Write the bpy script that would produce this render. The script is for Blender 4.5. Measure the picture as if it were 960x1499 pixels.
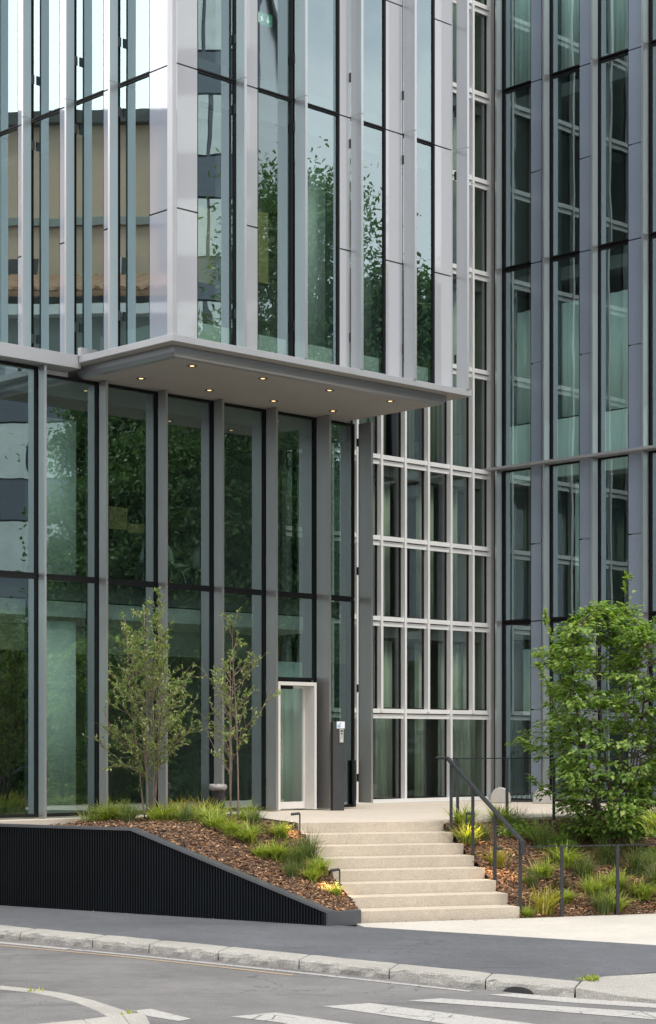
import bpy, bmesh, math, random
from mathutils import Vector, Matrix, noise as mnoise
R = math.radians
rnd = random.Random(7)
for o in list(bpy.data.objects):
    bpy.data.objects.remove(o)
scene = bpy.context.scene
COL = scene.collection

# ------------------------------------------------------------------ camera
cam_d = bpy.data.cameras.new("camera")
cam = bpy.data.objects.new("camera", cam_d)
COL.objects.link(cam)
cam.location = (0, 0, 1.14)
cam.rotation_euler = (R(90), 0, 0)
cam_d.sensor_fit = 'HORIZONTAL'
cam_d.sensor_width = 36
cam_d.lens = 105
cam_d.shift_y = 0.3547
cam_d.clip_start = 0.1
cam_d.clip_end = 2000
scene.camera = cam

# ------------------------------------------------------------------ light
SUN_EL, SUN_AZ = 62, 142          # azimuth clockwise from +Y
world = bpy.data.worlds.new("World")
scene.world = world
world.use_nodes = True
nt = world.node_tree
bg = nt.nodes["Background"]
sky = nt.nodes.new("ShaderNodeTexSky")
sky.sky_type = 'NISHITA'
sky.sun_disc = False
sky.sun_elevation = R(SUN_EL)
sky.sun_rotation = R(SUN_AZ)
sky.air_density = 1.0
sky.dust_density = 1.5
tc = nt.nodes.new("ShaderNodeTexCoord")
mp = nt.nodes.new("ShaderNodeMapping")
mp.inputs['Scale'].default_value = (1.0, 1.0, 2.2)
mp.inputs['Location'].default_value = (0.3, 0.1, 0.0)
cl = nt.nodes.new("ShaderNodeTexNoise")
cl.inputs['Scale'].default_value = 1.7
cl.inputs['Detail'].default_value = 7
cl.inputs['Roughness'].default_value = 0.55
cr = nt.nodes.new("ShaderNodeValToRGB")
cr.color_ramp.elements[0].position = 0.30
cr.color_ramp.elements[1].position = 0.50
mx = nt.nodes.new("ShaderNodeMix")
mx.data_type = 'RGBA'
mx.inputs['B'].default_value = (9.6, 9.8, 10.1, 1)
dt = nt.nodes.new("ShaderNodeVectorMath")
dt.operation = 'DOT_PRODUCT'
dt.inputs[1].default_value = (-0.93, 0.1, 0.36)
nt.links.new(tc.outputs['Generated'], dt.inputs[0])
hz = nt.nodes.new("ShaderNodeMapRange")
hz.inputs['From Min'].default_value = 0.55
hz.inputs['From Max'].default_value = 1.0
hz.inputs['To Min'].default_value = 0.0
hz.inputs['To Max'].default_value = 1.0
nt.links.new(dt.outputs['Value'], hz.inputs['Value'])
glow = nt.nodes.new("ShaderNodeMix")
glow.data_type = 'RGBA'
glow.inputs['B'].default_value = (21.0, 21.0, 21.2, 1)
nt.links.new(hz.outputs[0], glow.inputs['Factor'])
nt.links.new(tc.outputs['Generated'], mp.inputs['Vector'])
nt.links.new(mp.outputs[0], cl.inputs['Vector'])
nt.links.new(cl.outputs['Fac'], cr.inputs[0])
nt.links.new(cr.outputs[0], mx.inputs['Factor'])
nt.links.new(sky.outputs[0], mx.inputs['A'])
nt.links.new(mx.outputs['Result'], glow.inputs['A'])
nt.links.new(glow.outputs['Result'], bg.inputs['Color'])
bg.inputs['Strength'].default_value = 0.12

sun_d = bpy.data.lights.new("sun", 'SUN')
sun_d.energy = 2.8
sun_d.angle = R(18)
sun_d.color = (1.0, 0.95, 0.87)
sun = bpy.data.objects.new("sun", sun_d)
COL.objects.link(sun)
sdir = Vector((math.sin(R(SUN_AZ)) * math.cos(R(SUN_EL)), math.cos(R(SUN_AZ)) * math.cos(R(SUN_EL)), math.sin(R(SUN_EL))))
sun.rotation_euler = sdir.to_track_quat('Z', 'Y').to_euler()

scene.view_settings.view_transform = 'Standard'
scene.view_settings.look = 'None'
scene.view_settings.exposure = 0.36
scene.view_settings.gamma = 1.0
scene.view_settings.use_curve_mapping = False
scene.render.engine = 'CYCLES'
scene.cycles.max_bounces = 10
scene.cycles.transparent_max_bounces = 24
scene.cycles.diffuse_bounces = 4
scene.cycles.glossy_bounces = 5

# ------------------------------------------------------------------ materials
def new_mat(name):
    m = bpy.data.materials.new(name)
    m.use_nodes = True
    return m, m.node_tree, m.node_tree.nodes["Principled BSDF"]

def coords(n, scale=(1, 1, 1)):
    t = n.nodes.new("ShaderNodeNewGeometry")
    mpn = n.nodes.new("ShaderNodeMapping")
    mpn.inputs['Scale'].default_value = scale
    n.links.new(t.outputs['Position'], mpn.inputs['Vector'])
    return mpn.outputs[0]

def tex_noise(n, vec, scale, detail=4, rough=0.55):
    t = n.nodes.new("ShaderNodeTexNoise")
    t.inputs['Scale'].default_value = scale
    t.inputs['Detail'].default_value = detail
    t.inputs['Roughness'].default_value = rough
    n.links.new(vec, t.inputs['Vector'])
    return t.outputs['Fac']

def ramp(n, fac, stops):
    r = n.nodes.new("ShaderNodeValToRGB")
    e = r.color_ramp.elements
    while len(e) < len(stops):
        e.new(0.5)
    for el, (p, c) in zip(e, stops):
        el.position = p
        el.color = (c[0], c[1], c[2], 1)
    n.links.new(fac, r.inputs[0])
    return r.outputs[0]

def mixc(n, fac, a, b, mode='MIX'):
    m = n.nodes.new("ShaderNodeMix")
    m.data_type = 'RGBA'
    m.blend_type = mode
    for sock, val in (('Factor', fac), ('A', a), ('B', b)):
        if isinstance(val, (int, float)):
            m.inputs[sock].default_value = val
        elif isinstance(val, tuple):
            m.inputs[sock].default_value = (val[0], val[1], val[2], 1)
        else:
            n.links.new(val, m.inputs[sock])
    return m.outputs['Result']

def bump(n, bs, height, strength, dist):
    b = n.nodes.new("ShaderNodeBump")
    b.inputs['Strength'].default_value = strength
    b.inputs['Distance'].default_value = dist
    n.links.new(height, b.inputs['Height'])
    n.links.new(b.outputs[0], bs.inputs['Normal'])

def k(c, f):
    return tuple(x * f for x in c)

def simple(name, col, rough=0.5, metal=0.0, var=0.08, scale=2.0, stretch=(1, 1, 1), ior=1.5, bmp=0.0, bscale=60, bdist=0.003):
    m, n, b = new_mat(name)
    v = coords(n, stretch)
    f = tex_noise(n, v, scale, 6)
    n.links.new(ramp(n, f, [(0.3, k(col, 1 - var)), (0.7, k(col, 1 + var))]), b.inputs['Base Color'])
    b.inputs['Metallic'].default_value = metal
    b.inputs['IOR'].default_value = ior
    rr = n.nodes.new("ShaderNodeMapRange")
    rr.inputs['To Min'].default_value = max(0.02, rough * 0.85)
    rr.inputs['To Max'].default_value = min(1, rough * 1.15)
    n.links.new(tex_noise(n, v, scale * 3, 3), rr.inputs['Value'])
    n.links.new(rr.outputs[0], b.inputs['Roughness'])
    if bmp:
        bump(n, b, tex_noise(n, v, bscale, 4), bmp, bdist)
    return m

def speckle(name, base, dark, light, rough=0.85, sc=170, bdist=0.002, patch=0.1, bstr=0.6):
    """granular mineral surface: fine dark and light grains over slow patches"""
    m, n, b = new_mat(name)
    v = coords(n)
    f1 = tex_noise(n, v, sc, 2, 0.7)
    c = ramp(n, f1, [(0.30, dark), (0.45, base), (0.58, base), (0.72, light)])
    f2 = tex_noise(n, v, 0.9, 5, 0.6)
    c2 = ramp(n, f2, [(0.25, (1 - patch,) * 3), (0.75, (1 + patch,) * 3)])
    c = mixc(n, 1.0, c, c2, 'MULTIPLY')
    f3 = tex_noise(n, v, 9, 4, 0.6)
    c3 = ramp(n, f3, [(0.3, (0.93,) * 3), (0.7, (1.05,) * 3)])
    c = mixc(n, 1.0, c, c3, 'MULTIPLY')
    n.links.new(c, b.inputs['Base Color'])
    b.inputs['Roughness'].default_value = rough
    bump(n, b, f1, bstr, bdist)
    return m

def glass_mat(name, tint, base, wav=0.006, gl=(0.93, 0.97, 1.0), wscale=0.9):
    m = bpy.data.materials.new(name)
    m.use_nodes = True
    n = m.node_tree
    n.nodes.clear()
    out = n.nodes.new("ShaderNodeOutputMaterial")
    tr = n.nodes.new("ShaderNodeBsdfTransparent")
    tr.inputs[0].default_value = (*tint, 1)
    g = n.nodes.new("ShaderNodeBsdfGlossy")
    g.inputs['Color'].default_value = (*gl, 1)
    g.inputs['Roughness'].default_value = 0.0
    v = coords(n, (1, 1, 0.45))
    h = tex_noise(n, v, wscale, 2, 0.5)
    b = n.nodes.new("ShaderNodeBump")
    b.inputs['Strength'].default_value = 1.0
    b.inputs['Distance'].default_value = wav
    n.links.new(h, b.inputs['Height'])
    n.links.new(b.outputs[0], g.inputs['Normal'])
    lw = n.nodes.new("ShaderNodeLayerWeight")
    lw.inputs['Blend'].default_value = 0.5
    fr = n.nodes.new("ShaderNodeMath")
    fr.operation = 'POWER'
    fr.inputs[1].default_value = 4.5
    n.links.new(lw.outputs['Facing'], fr.inputs[0])
    mr = n.nodes.new("ShaderNodeMapRange")
    mr.inputs['To Min'].default_value = base
    mr.inputs['To Max'].default_value = 1.0
    n.links.new(fr.outputs[0], mr.inputs['Value'])
    mxs = n.nodes.new("ShaderNodeMixShader")
    n.links.new(mr.outputs[0], mxs.inputs[0])
    n.links.new(tr.outputs[0], mxs.inputs[1])
    n.links.new(g.outputs[0], mxs.inputs[2])
    n.links.new(mxs.outputs[0], out.inputs[0])
    return m

def leaf_mat(name, stops, trans=0.35, rough=0.5):
    m, n, b = new_mat(name)
    geo = n.nodes.new("ShaderNodeNewGeometry")
    c = ramp(n, geo.outputs['Random Per Island'], stops)
    n.links.new(c, b.inputs['Base Color'])
    b.inputs['Roughness'].default_value = rough
    tl = n.nodes.new("ShaderNodeBsdfTranslucent")
    n.links.new(mixc(n, 1.0, c, (1.5, 1.7, 0.7), 'MULTIPLY'), tl.inputs[0])
    ms = n.nodes.new("ShaderNodeMixShader")
    ms.inputs[0].default_value = trans
    n.links.new(b.outputs[0], ms.inputs[1])
    n.links.new(tl.outputs[0], ms.inputs[2])
    n.links.new(ms.outputs[0], n.nodes["Material Output"].inputs[0])
    return m

def emit_mat(name, col, s):
    m, n, b = new_mat(name)
    b.inputs['Base Color'].default_value = (*col, 1)
    b.inputs['Emission Color'].default_value = (*col, 1)
    b.inputs['Emission Strength'].default_value = s
    return m

M = {}
def asphalt(name, base, dark, light, along, sc=55):
    m, n, b = new_mat(name)
    v = coords(n)
    f1 = tex_noise(n, v, sc, 3, 0.8)
    c = ramp(n, f1, [(0.28, dark), (0.44, base), (0.56, base), (0.72, light)])
    c = mixc(n, 1.0, c, ramp(n, tex_noise(n, v, 6.5, 5, 0.7), [(0.3, (0.86,) * 3), (0.7, (1.10,) * 3)]), 'MULTIPLY')
    c = mixc(n, 1.0, c, ramp(n, tex_noise(n, v, 0.7, 4, 0.6), [(0.3, (0.76,) * 3), (0.7, (1.14,) * 3)]), 'MULTIPLY')
    t = n.nodes.new("ShaderNodeNewGeometry")
    mpn = n.nodes.new("ShaderNodeMapping")
    mpn.inputs['Rotation'].default_value = (0, 0, along)
    mpn.inputs['Scale'].default_value = (0.35, 3.2, 1)
    n.links.new(t.outputs['Position'], mpn.inputs['Vector'])
    st_ = tex_noise(n, mpn.outputs[0], 1.0, 5, 0.65)
    c = mixc(n, 1.0, c, ramp(n, st_, [(0.30, (0.70,) * 3), (0.42, (1, 1, 1)), (0.62, (1, 1, 1)), (0.75, (1.12,) * 3)]), 'MULTIPLY')
    vo = n.nodes.new("ShaderNodeTexVoronoi")
    vo.feature = 'DISTANCE_TO_EDGE'
    vo.inputs['Scale'].default_value = 0.55
    wob = n.nodes.new("ShaderNodeVectorMath"); wob.operation = 'ADD'
    nz = n.nodes.new("ShaderNodeTexNoise"); nz.inputs['Scale'].default_value = 2.5
    n.links.new(v, nz.inputs['Vector'])
    n.links.new(v, wob.inputs[0]); n.links.new(nz.outputs['Color'], wob.inputs[1])
    n.links.new(wob.outputs[0], vo.inputs['Vector'])
    ck_ = ramp(n, vo.outputs['Distance'], [(0.0, (0.55,) * 3), (0.012, (1, 1, 1))])
    sel = ramp(n, tex_noise(n, v, 0.35, 2), [(0.50, (0, 0, 0)), (0.56, (1, 1, 1))])
    c = mixc(n, 1.0, c, mixc(n, sel, (1, 1, 1), ck_), 'MULTIPLY')
    n.links.new(c, b.inputs['Base Color'])
    b.inputs['Roughness'].default_value = 0.88
    bump(n, b, f1, 0.8, 0.006)
    return m
M['asphalt'] = asphalt('road asphalt', (0.135, 0.131, 0.131), (0.068, 0.066, 0.067), (0.26, 0.25, 0.245), R(38))
M['tarmac'] = asphalt('pavement tarmac', (0.082, 0.086, 0.098), (0.045, 0.047, 0.054), (0.19, 0.195, 0.205), R(34), 48)
M['granite'] = speckle('kerb granite', (0.31, 0.298, 0.275), (0.19, 0.18, 0.165), (0.54, 0.51, 0.47), 0.85, 60, 0.014, 0.16, 1.0)
M['step'] = speckle('step stone', (0.465, 0.40, 0.32), (0.25, 0.215, 0.17), (0.62, 0.56, 0.48), 0.8, 90, 0.001, 0.11)
M['terrace'] = speckle('terrace stone', (0.52, 0.455, 0.385), (0.44, 0.38, 0.32), (0.68, 0.62, 0.55), 0.8, 90, 0.001, 0.07)
M['apron'] = speckle('apron concrete', (0.43, 0.405, 0.365), (0.42, 0.39, 0.35), (0.66, 0.63, 0.58), 0.85, 110, 0.001, 0.09)
M['soil'] = speckle('bark soil', (0.10, 0.058, 0.036), (0.035, 0.022, 0.016), (0.22, 0.125, 0.075), 0.95, 34, 0.03, 0.2)

def paint_mat(name, col, wear=0.46):
    m, n, b = new_mat(name)
    v = coords(n)
    f = tex_noise(n, v, 40, 6, 0.75)
    vo = n.nodes.new("ShaderNodeTexVoronoi")
    vo.feature = 'DISTANCE_TO_EDGE'
    vo.inputs['Scale'].default_value = 2.3
    wv = mixc(n, 0.25, v, v)
    n.links.new(v, vo.inputs['Vector'])
    crack = ramp(n, vo.outputs['Distance'], [(0.006, (0, 0, 0)), (0.02, (1, 1, 1))])
    w = ramp(n, f, [(wear - 0.12, (0.11, 0.11, 0.11)), (wear, col)])
    big = tex_noise(n, v, 1.3, 2)
    sel = ramp(n, big, [(0.52, (1, 1, 1)), (0.58, (0, 0, 0))])
    cr2 = mixc(n, sel, crack, (1, 1, 1))
    c = mixc(n, cr2, (0.11, 0.11, 0.11), w)
    n.links.new(c, b.inputs['Base Color'])
    b.inputs['Roughness'].default_value = 0.8
    bump(n, b, f, 0.4, 0.002)
    return m
M['white_paint'] = paint_mat('white road paint', (0.34, 0.33, 0.318), 0.47)
M['edge_paint'] = paint_mat('worn white road paint', (0.33, 0.32, 0.31), 0.50)
M['yellow_paint'] = paint_mat('faded yellow road paint', (0.33, 0.24, 0.15), 0.50)

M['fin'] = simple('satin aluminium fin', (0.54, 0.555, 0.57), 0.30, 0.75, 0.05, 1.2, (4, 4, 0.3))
M['fin_shaded'] = simple('shaded aluminium fin', (0.40, 0.388, 0.38), 0.34, 0.65, 0.05, 1.2, (4, 4, 0.3))  # fin copy for under the overhang: shade and warm reflected light in its colour
M['fascia'] = simple('grey metal fascia', (0.41, 0.415, 0.43), 0.42, 0.4, 0.05, 1.5)
M['soffit'] = simple('painted soffit', (0.30, 0.285, 0.27), 0.75, 0.0, 0.05, 1.2)
M['tray'] = simple('soffit edge metal', (0.27, 0.28, 0.30), 0.30, 0.5, 0.06, 1.0)
M['white_frame'] = simple('pale metal frame', (0.75, 0.75, 0.745), 0.45, 0.15, 0.04, 1.5)
M['black_frame'] = simple('black window frame', (0.009, 0.009, 0.010), 0.55, 0.0, 0.1, 3, (1, 1, 1), 1.3)
M['dark_bracket'] = simple('dark bracket', (0.04, 0.042, 0.045), 0.5, 0.2, 0.1, 3)
M['panel_N'] = simple('glossy grey panel', (0.37, 0.377, 0.402), 0.04, 0.0, 0.05, 0.5, (1, 1, 0.4), 2.3, 0.06, 0.8, 0.02)
M['panel_W'] = simple('glossy blue grey panel', (0.30, 0.335, 0.395), 0.03, 0.0, 0.05, 0.5, (1, 1, 0.4), 3.0, 0.05, 0.8, 0.02)
M['panel_B'] = simple('blue grey wing panel', (0.28, 0.335, 0.42), 0.16, 0.0, 0.05, 0.5, (1, 1, 0.4), 1.6, 0.05, 0.8, 0.02)
M['glass_main'] = glass_mat('green tinted glass', (0.60, 0.73, 0.705), 0.33, 0.0024, (0.68, 0.85, 0.85))
M['glass_box'] = glass_mat('green coated glass', (0.68, 0.81, 0.785), 0.40, 0.0028, (0.72, 0.87, 0.89))
M['glass_west'] = glass_mat('mirror coated glass', (0.45, 0.60, 0.58), 0.56, 0.0026, (0.50, 0.66, 0.68))
M['glass_wing'] = glass_mat('teal coated glass', (0.80, 0.95, 0.92), 0.24, 0.0045, (0.74, 0.92, 0.95))
M['glass_plain'] = glass_mat('grey green glass', (0.72, 0.80, 0.73), 0.15, 0.0025)
M['slab'] = simple('interior floor slab', (0.20, 0.21, 0.21), 0.7)
M['int_wall'] = simple('interior wall', (0.30, 0.32, 0.30), 0.8)
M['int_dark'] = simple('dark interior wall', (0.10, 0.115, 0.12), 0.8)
M['int_white'] = simple('interior white wall', (0.72, 0.74, 0.70), 0.8)
M['bulkhead'] = simple('interior pale bulkhead', (0.55, 0.60, 0.55), 0.7)
M['curtain'] = simple('pale curtain fabric', (0.76, 0.82, 0.77), 0.9, 0, 0.06, 4, (1, 1, 0.2))
M['curtain_teal'] = simple('pale teal blind fabric', (0.78, 0.88, 0.85), 0.9, 0, 0.05, 4, (1, 1, 0.2))
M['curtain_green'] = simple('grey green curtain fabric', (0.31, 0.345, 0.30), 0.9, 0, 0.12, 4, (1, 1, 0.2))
M['jamb'] = simple('dark blue grey inner jamb', (0.10, 0.125, 0.145), 0.5)
M['wood'] = simple('timber panel', (0.30, 0.20, 0.11), 0.6, 0, 0.15, 6, (6, 6, 0.6))
M['cork'] = simple('yellow pinboard', (0.42, 0.36, 0.17), 0.85, 0, 0.12, 30)
M['black_wall'] = simple('black ribbed metal', (0.005, 0.007, 0.009), 0.5, 0.0, 0.15, 2, (1, 1, 1), 1.25)
M['coping'] = simple('dark grey coping', (0.085, 0.09, 0.10), 0.38, 0.3, 0.08, 3)
M['rail'] = simple('dark grey railing paint', (0.026, 0.029, 0.034), 0.42, 0.2, 0.1, 5)
M['pillar'] = simple('charcoal intercom pillar', (0.045, 0.046, 0.05), 0.40, 0.2, 0.08, 3)
M['steel'] = simple('brushed steel', (0.55, 0.52, 0.49), 0.32, 0.85, 0.05, 20)
M['white_plastic'] = simple('white plate', (0.72, 0.74, 0.77), 0.4, 0, 0.03)
M['blue_print'] = simple('blue print', (0.25, 0.42, 0.62), 0.4, 0, 0.03)
M['black'] = simple('black plastic', (0.015, 0.015, 0.016), 0.4, 0, 0.05)
M['door_white'] = simple('white door frame', (0.66, 0.635, 0.61), 0.45, 0.0, 0.03, 2)
M['concrete_white'] = speckle('white cast concrete', (0.42, 0.40, 0.38), (0.42, 0.40, 0.37), (0.64, 0.62, 0.59), 0.85, 120, 0.001, 0.08)
M['bag'] = simple('pale grey plastic bag', (0.27, 0.26, 0.255), 0.4, 0, 0.2, 8, (1, 1, 1), 1.5, 0.6, 25, 0.02)
M['chair'] = simple('white chair shell', (0.65, 0.68, 0.66), 0.5)
M['bark'] = simple('grey brown bark', (0.17, 0.125, 0.095), 0.9, 0, 0.3, 25, (1, 1, 0.3), 1.5, 0.6, 60, 0.004)
M['bark_dark'] = simple('dark bark', (0.07, 0.055, 0.045), 0.9, 0, 0.3, 25, (1, 1, 0.3))
M['beige'] = simple('beige render', (0.60, 0.45, 0.33), 0.85, 0, 0.08, 0.6)
M['rooftile'] = simple('clay roof tile', (0.30, 0.17, 0.10), 0.85, 0, 0.3, 5, (1, 1, 1), 1.5)
M['roof_dark'] = simple('dark roof', (0.10, 0.095, 0.09), 0.8)
M['blind_white'] = simple('white window blind', (0.70, 0.76, 0.74), 0.8)
M['spandrel'] = simple('dark blue spandrel glass', (0.075, 0.095, 0.13), 0.12)
M['exit_green'] = emit_mat('green exit sign', (0.10, 0.36, 0.24), 0.25)
M['exit_white'] = emit_mat('white exit sign', (0.80, 0.90, 0.82), 0.6)
M['lamp'] = emit_mat('warm lamp', (1.0, 0.62, 0.28), 2.2)
M['leaf_shrub'] = leaf_mat('shrub leaf', [(0.0, (0.075, 0.145, 0.028)), (0.4, (0.135, 0.225, 0.045)), (0.75, (0.21, 0.30, 0.068)), (1.0, (0.31, 0.36, 0.11))], 0.42, 0.42)
M['leaf_tree'] = leaf_mat('slender tree leaf', [(0.0, (0.13, 0.19, 0.055)), (0.5, (0.22, 0.29, 0.10)), (0.9, (0.32, 0.37, 0.15)), (1.0, (0.20, 0.13, 0.06))], 0.32, 0.45)
M['leaf_street'] = leaf_mat('street tree leaf', [(0.0, (0.040, 0.085, 0.024)), (0.6, (0.075, 0.14, 0.036)), (1.0, (0.12, 0.185, 0.05))], 0.25, 0.5)
M['grass'] = leaf_mat('yellow green blade', [(0.0, (0.14, 0.20, 0.035)), (0.5, (0.27, 0.33, 0.06)), (0.9, (0.38, 0.40, 0.08)), (1.0, (0.42, 0.34, 0.09))], 0.35, 0.5)
M['grass_dark'] = leaf_mat('grey green blade', [(0.0, (0.07, 0.11, 0.035)), (0.7, (0.12, 0.16, 0.05)), (1.0, (0.20, 0.17, 0.07))], 0.3, 0.5)
M['grass_gold_lamplit'] = leaf_mat('golden and lamp warmed blade', [(0.0, (0.20, 0.24, 0.04)), (0.5, (0.34, 0.31, 0.05)), (1.0, (0.45, 0.27, 0.05))], 0.35, 0.5)  # gold tone also holds the warm path lamp light, put into the blade colour
M['red_leaf'] = leaf_mat('russet leaf', [(0.0, (0.07, 0.05, 0.025)), (0.6, (0.12, 0.07, 0.035)), (1.0, (0.10, 0.12, 0.04))], 0.2, 0.5)
M['chip'] = leaf_mat('bark chip', [(0.0, (0.030, 0.018, 0.012)), (0.40, (0.10, 0.052, 0.029)), (0.72, (0.245, 0.128, 0.064)), (0.92, (0.42, 0.235, 0.12)), (1.0, (0.50, 0.34, 0.20))], 0.0, 0.85)

# ------------------------------------------------------------------ mesh helpers
NA = math.hypot(2920, 2800)
A = Vector((2920 / NA, 2800 / NA))
N = Vector((2800 / NA, -2920 / NA))
O = Vector((-0.94, 32.9))
def W(u, v, z=0.0):
    p = O + u * A + v * N
    return Vector((p.x, p.y, z))
class Fr:
    """facade frame: s runs along the facade, d outwards, z up"""
    def __init__(self, kind, plane):
        self.kind, self.plane = kind, plane
    def __call__(self, s, d, z):
        if self.kind == 'A':
            return W(s, self.plane + d, z)
        return W(self.plane - d, s, z)
IDENT = lambda x, y, z: Vector((x, y, z))
LOC = {}

class MB:
    def __init__(self):
        self.v, self.f = [], []
    def add(self, vs, fs):
        b = len(self.v)
        self.v += [Vector(x) for x in vs]
        self.f += [tuple(b + i for i in f) for f in fs]
    def box(self, fr, a0, a1, b0, b1, c0, c1):
        vs = [fr(a, b, c) for c in (c0, c1) for b in (b0, b1) for a in (a0, a1)]
        self.add(vs, [(0, 2, 3, 1), (4, 5, 7, 6), (0, 1, 5, 4), (2, 6, 7, 3), (0, 4, 6, 2), (1, 3, 7, 5)])
        return self
    def quad(self, a, b, c, d):
        self.add([a, b, c, d], [(0, 1, 2, 3)])
        return self
    def prism(self, poly, z0, z1):
        n = len(poly)
        vs = [Vector((p[0], p[1], z0)) for p in poly] + [Vector((p[0], p[1], z1)) for p in poly]
        self.add(vs, [tuple(range(n))[::-1], tuple(range(n, 2 * n))] + [(i, (i + 1) % n, n + (i + 1) % n, n + i) for i in range(n)])
        return self
    def extrude(self, poly, off):
        n = len(poly)
        off = Vector(off)
        vs = [Vector(p) for p in poly] + [Vector(p) + off for p in poly]
        self.add(vs, [tuple(range(n))[::-1], tuple(range(n, 2 * n))] + [(i, (i + 1) % n, n + (i + 1) % n, n + i) for i in range(n)])
        return self
    def tube(self, pts, r, seg=6, r2=None, cap=True):
        pts = [Vector(p) for p in pts]
        m = len(pts)
        rings = []
        for i, p in enumerate(pts):
            d = (pts[min(i + 1, m - 1)] - pts[max(i - 1, 0)])
            d = d.normalized() if d.length > 1e-9 else Vector((0, 0, 1))
            up = Vector((0, 0, 1)) if abs(d.z) < 0.95 else Vector((1, 0, 0))
            x = d.cross(up).normalized()
            y = d.cross(x).normalized()
            rad = r if r2 is None else r + (r2 - r) * i / max(1, m - 1)
            rings.append([p + x * (rad * math.cos(2 * math.pi * j / seg)) + y * (rad * math.sin(2 * math.pi * j / seg)) for j in range(seg)])
        vs = [q for rg in rings for q in rg]
        fs = []
        for i in range(m - 1):
            for j in range(seg):
                a, b = i * seg + j, i * seg + (j + 1) % seg
                fs.append((a, b, b + seg, a + seg))
        if cap:
            fs.append(tuple(range(seg))[::-1])
            fs.append(tuple((m - 1) * seg + j for j in range(seg)))
        self.add(vs, fs)
        return self
    def beam(self, p, q, w, h):
        """rectangular bar from p to q, w wide sideways, h high"""
        p, q = Vector(p), Vector(q)
        d = (q - p).normalized()
        up = Vector((0, 0, 1)) if abs(d.z) < 0.97 else Vector((0, 1, 0))
        x = d.cross(up).normalized() * (w / 2)
        y = x.cross(d).normalized() * (h / 2)
        vs = [p - x - y, p + x - y, p + x + y, p - x + y, q - x - y, q + x - y, q + x + y, q - x + y]
        self.add(vs, [(0, 3, 2, 1), (4, 5, 6, 7), (0, 1, 5, 4), (1, 2, 6, 5), (2, 3, 7, 6), (3, 0, 4, 7)])
        return self
    def build(self, name, mat, parent=None, loc=None, smooth=False, recalc=True, bevel=0.0):
        if parent is not None:
            base = LOC[parent.name]
        else:
            base = Vector(loc) if loc is not None else Vector((0, 0, 0))
        me = bpy.data.meshes.new(name)
        me.from_pydata([tuple(p - base) for p in self.v], [], self.f)
        if recalc and len(self.f) < 6000:
            bm = bmesh.new()
            bm.from_mesh(me)
            bmesh.ops.recalc_face_normals(bm, faces=bm.faces)
            bm.to_mesh(me)
            bm.free()
        me.materials.append(M[mat] if isinstance(mat, str) else mat)
        if smooth:
            me.polygons.foreach_set('use_smooth', [True] * len(me.polygons))
        me.update()
        o = bpy.data.objects.new(name, me)
        COL.objects.link(o)
        if parent is not None:
            o.parent = parent
        else:
            o.location = base
        LOC[o.name] = base
        if bevel:
            bv = o.modifiers.new("bevel", 'BEVEL')
            bv.width = bevel
            bv.segments = 2
            bv.limit_method = 'ANGLE'
        return o

def tag(o, label=None, cat=None, group=None, kind=None):
    if label: o['label'] = label
    if cat: o['category'] = cat
    if group: o['group'] = group
    if kind: o['kind'] = kind
    return o

def thing(name, loc, label, cat, group=None):
    o = bpy.data.objects.new(name, None)
    o.empty_display_size = 0.2
    COL.objects.link(o)
    o.location = loc
    LOC[o.name] = Vector(loc)
    return tag(o, label, cat, group)

def structure(name, mb, mat, **kw):
    return tag(mb.build(name, mat, **kw), kind='structure')

# ------------------------------------------------------------------ ground, road, pavements
ST = -1.2          # pavement level
RD = -1.31         # road level
structure('ground', MB().quad((-400, -300, RD - 0.03), (400, -300, RD - 0.03), (400, 500, RD - 0.03), (-400, 500, RD - 0.03)), 'asphalt')
structure('road', MB().quad((-60, -40, RD), (60, -40, RD), (60, 34, RD), (-60, 34, RD)), 'asphalt')

kerb_front = [(-16.0, 33.9), (-9.0, 28.15), (-4.14, 24.18), (-1.92, 22.33), (0.0, 20.58), (1.57, 19.16), (2.38, 18.47), (3.15, 18.15), (4.4, 18.05)]
kerb_in = [(-15.8, 34.5), (-8.8, 28.7), (-4.00, 24.62), (-1.72, 22.72), (0.19, 20.98), (1.79, 19.52), (2.50, 18.94), (2.80, 19.35), (3.40, 19.75), (9.0, 21.5)]
# asphalt pavement between kerb and planting wall
pave = [(-15.8, 34.5), (-8.8, 28.7), (-4.00, 24.62), (-1.72, 22.72), (0.19, 20.98), (1.79, 19.52), (2.50, 18.94), (2.80, 19.35), (3.40, 19.75), (9.0, 21.5), (9.0, 19.0), (3.83, 22.36), (0.44, 24.6), (0.0, 24.74), (-4.78, 27.9), (-15.8, 35.2)]
pave = [(-15.8, 34.5), (-8.8, 28.7), (-4.00, 24.62), (-1.72, 22.72), (0.19, 20.98), (1.79, 19.52), (2.50, 18.94), (2.80, 19.35), (3.40, 19.75), (6.8, 20.38), (3.83, 22.36), (0.46, 24.6), (0.05, 24.86), (-4.74, 28.0), (-14.8, 34.75)]
structure('pavement', MB().prism(pave, RD - 0.02, ST - 0.004), 'tarmac')
apron = [(0.46, 24.6), (3.83, 22.36), (6.8, 20.38), (14.0, 22.5), (14.0, 30.0), (2.57, 25.78), (0.36, 25.05)]
structure('paved_apron', MB().prism(apron, RD - 0.025, ST), 'apron')
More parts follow.
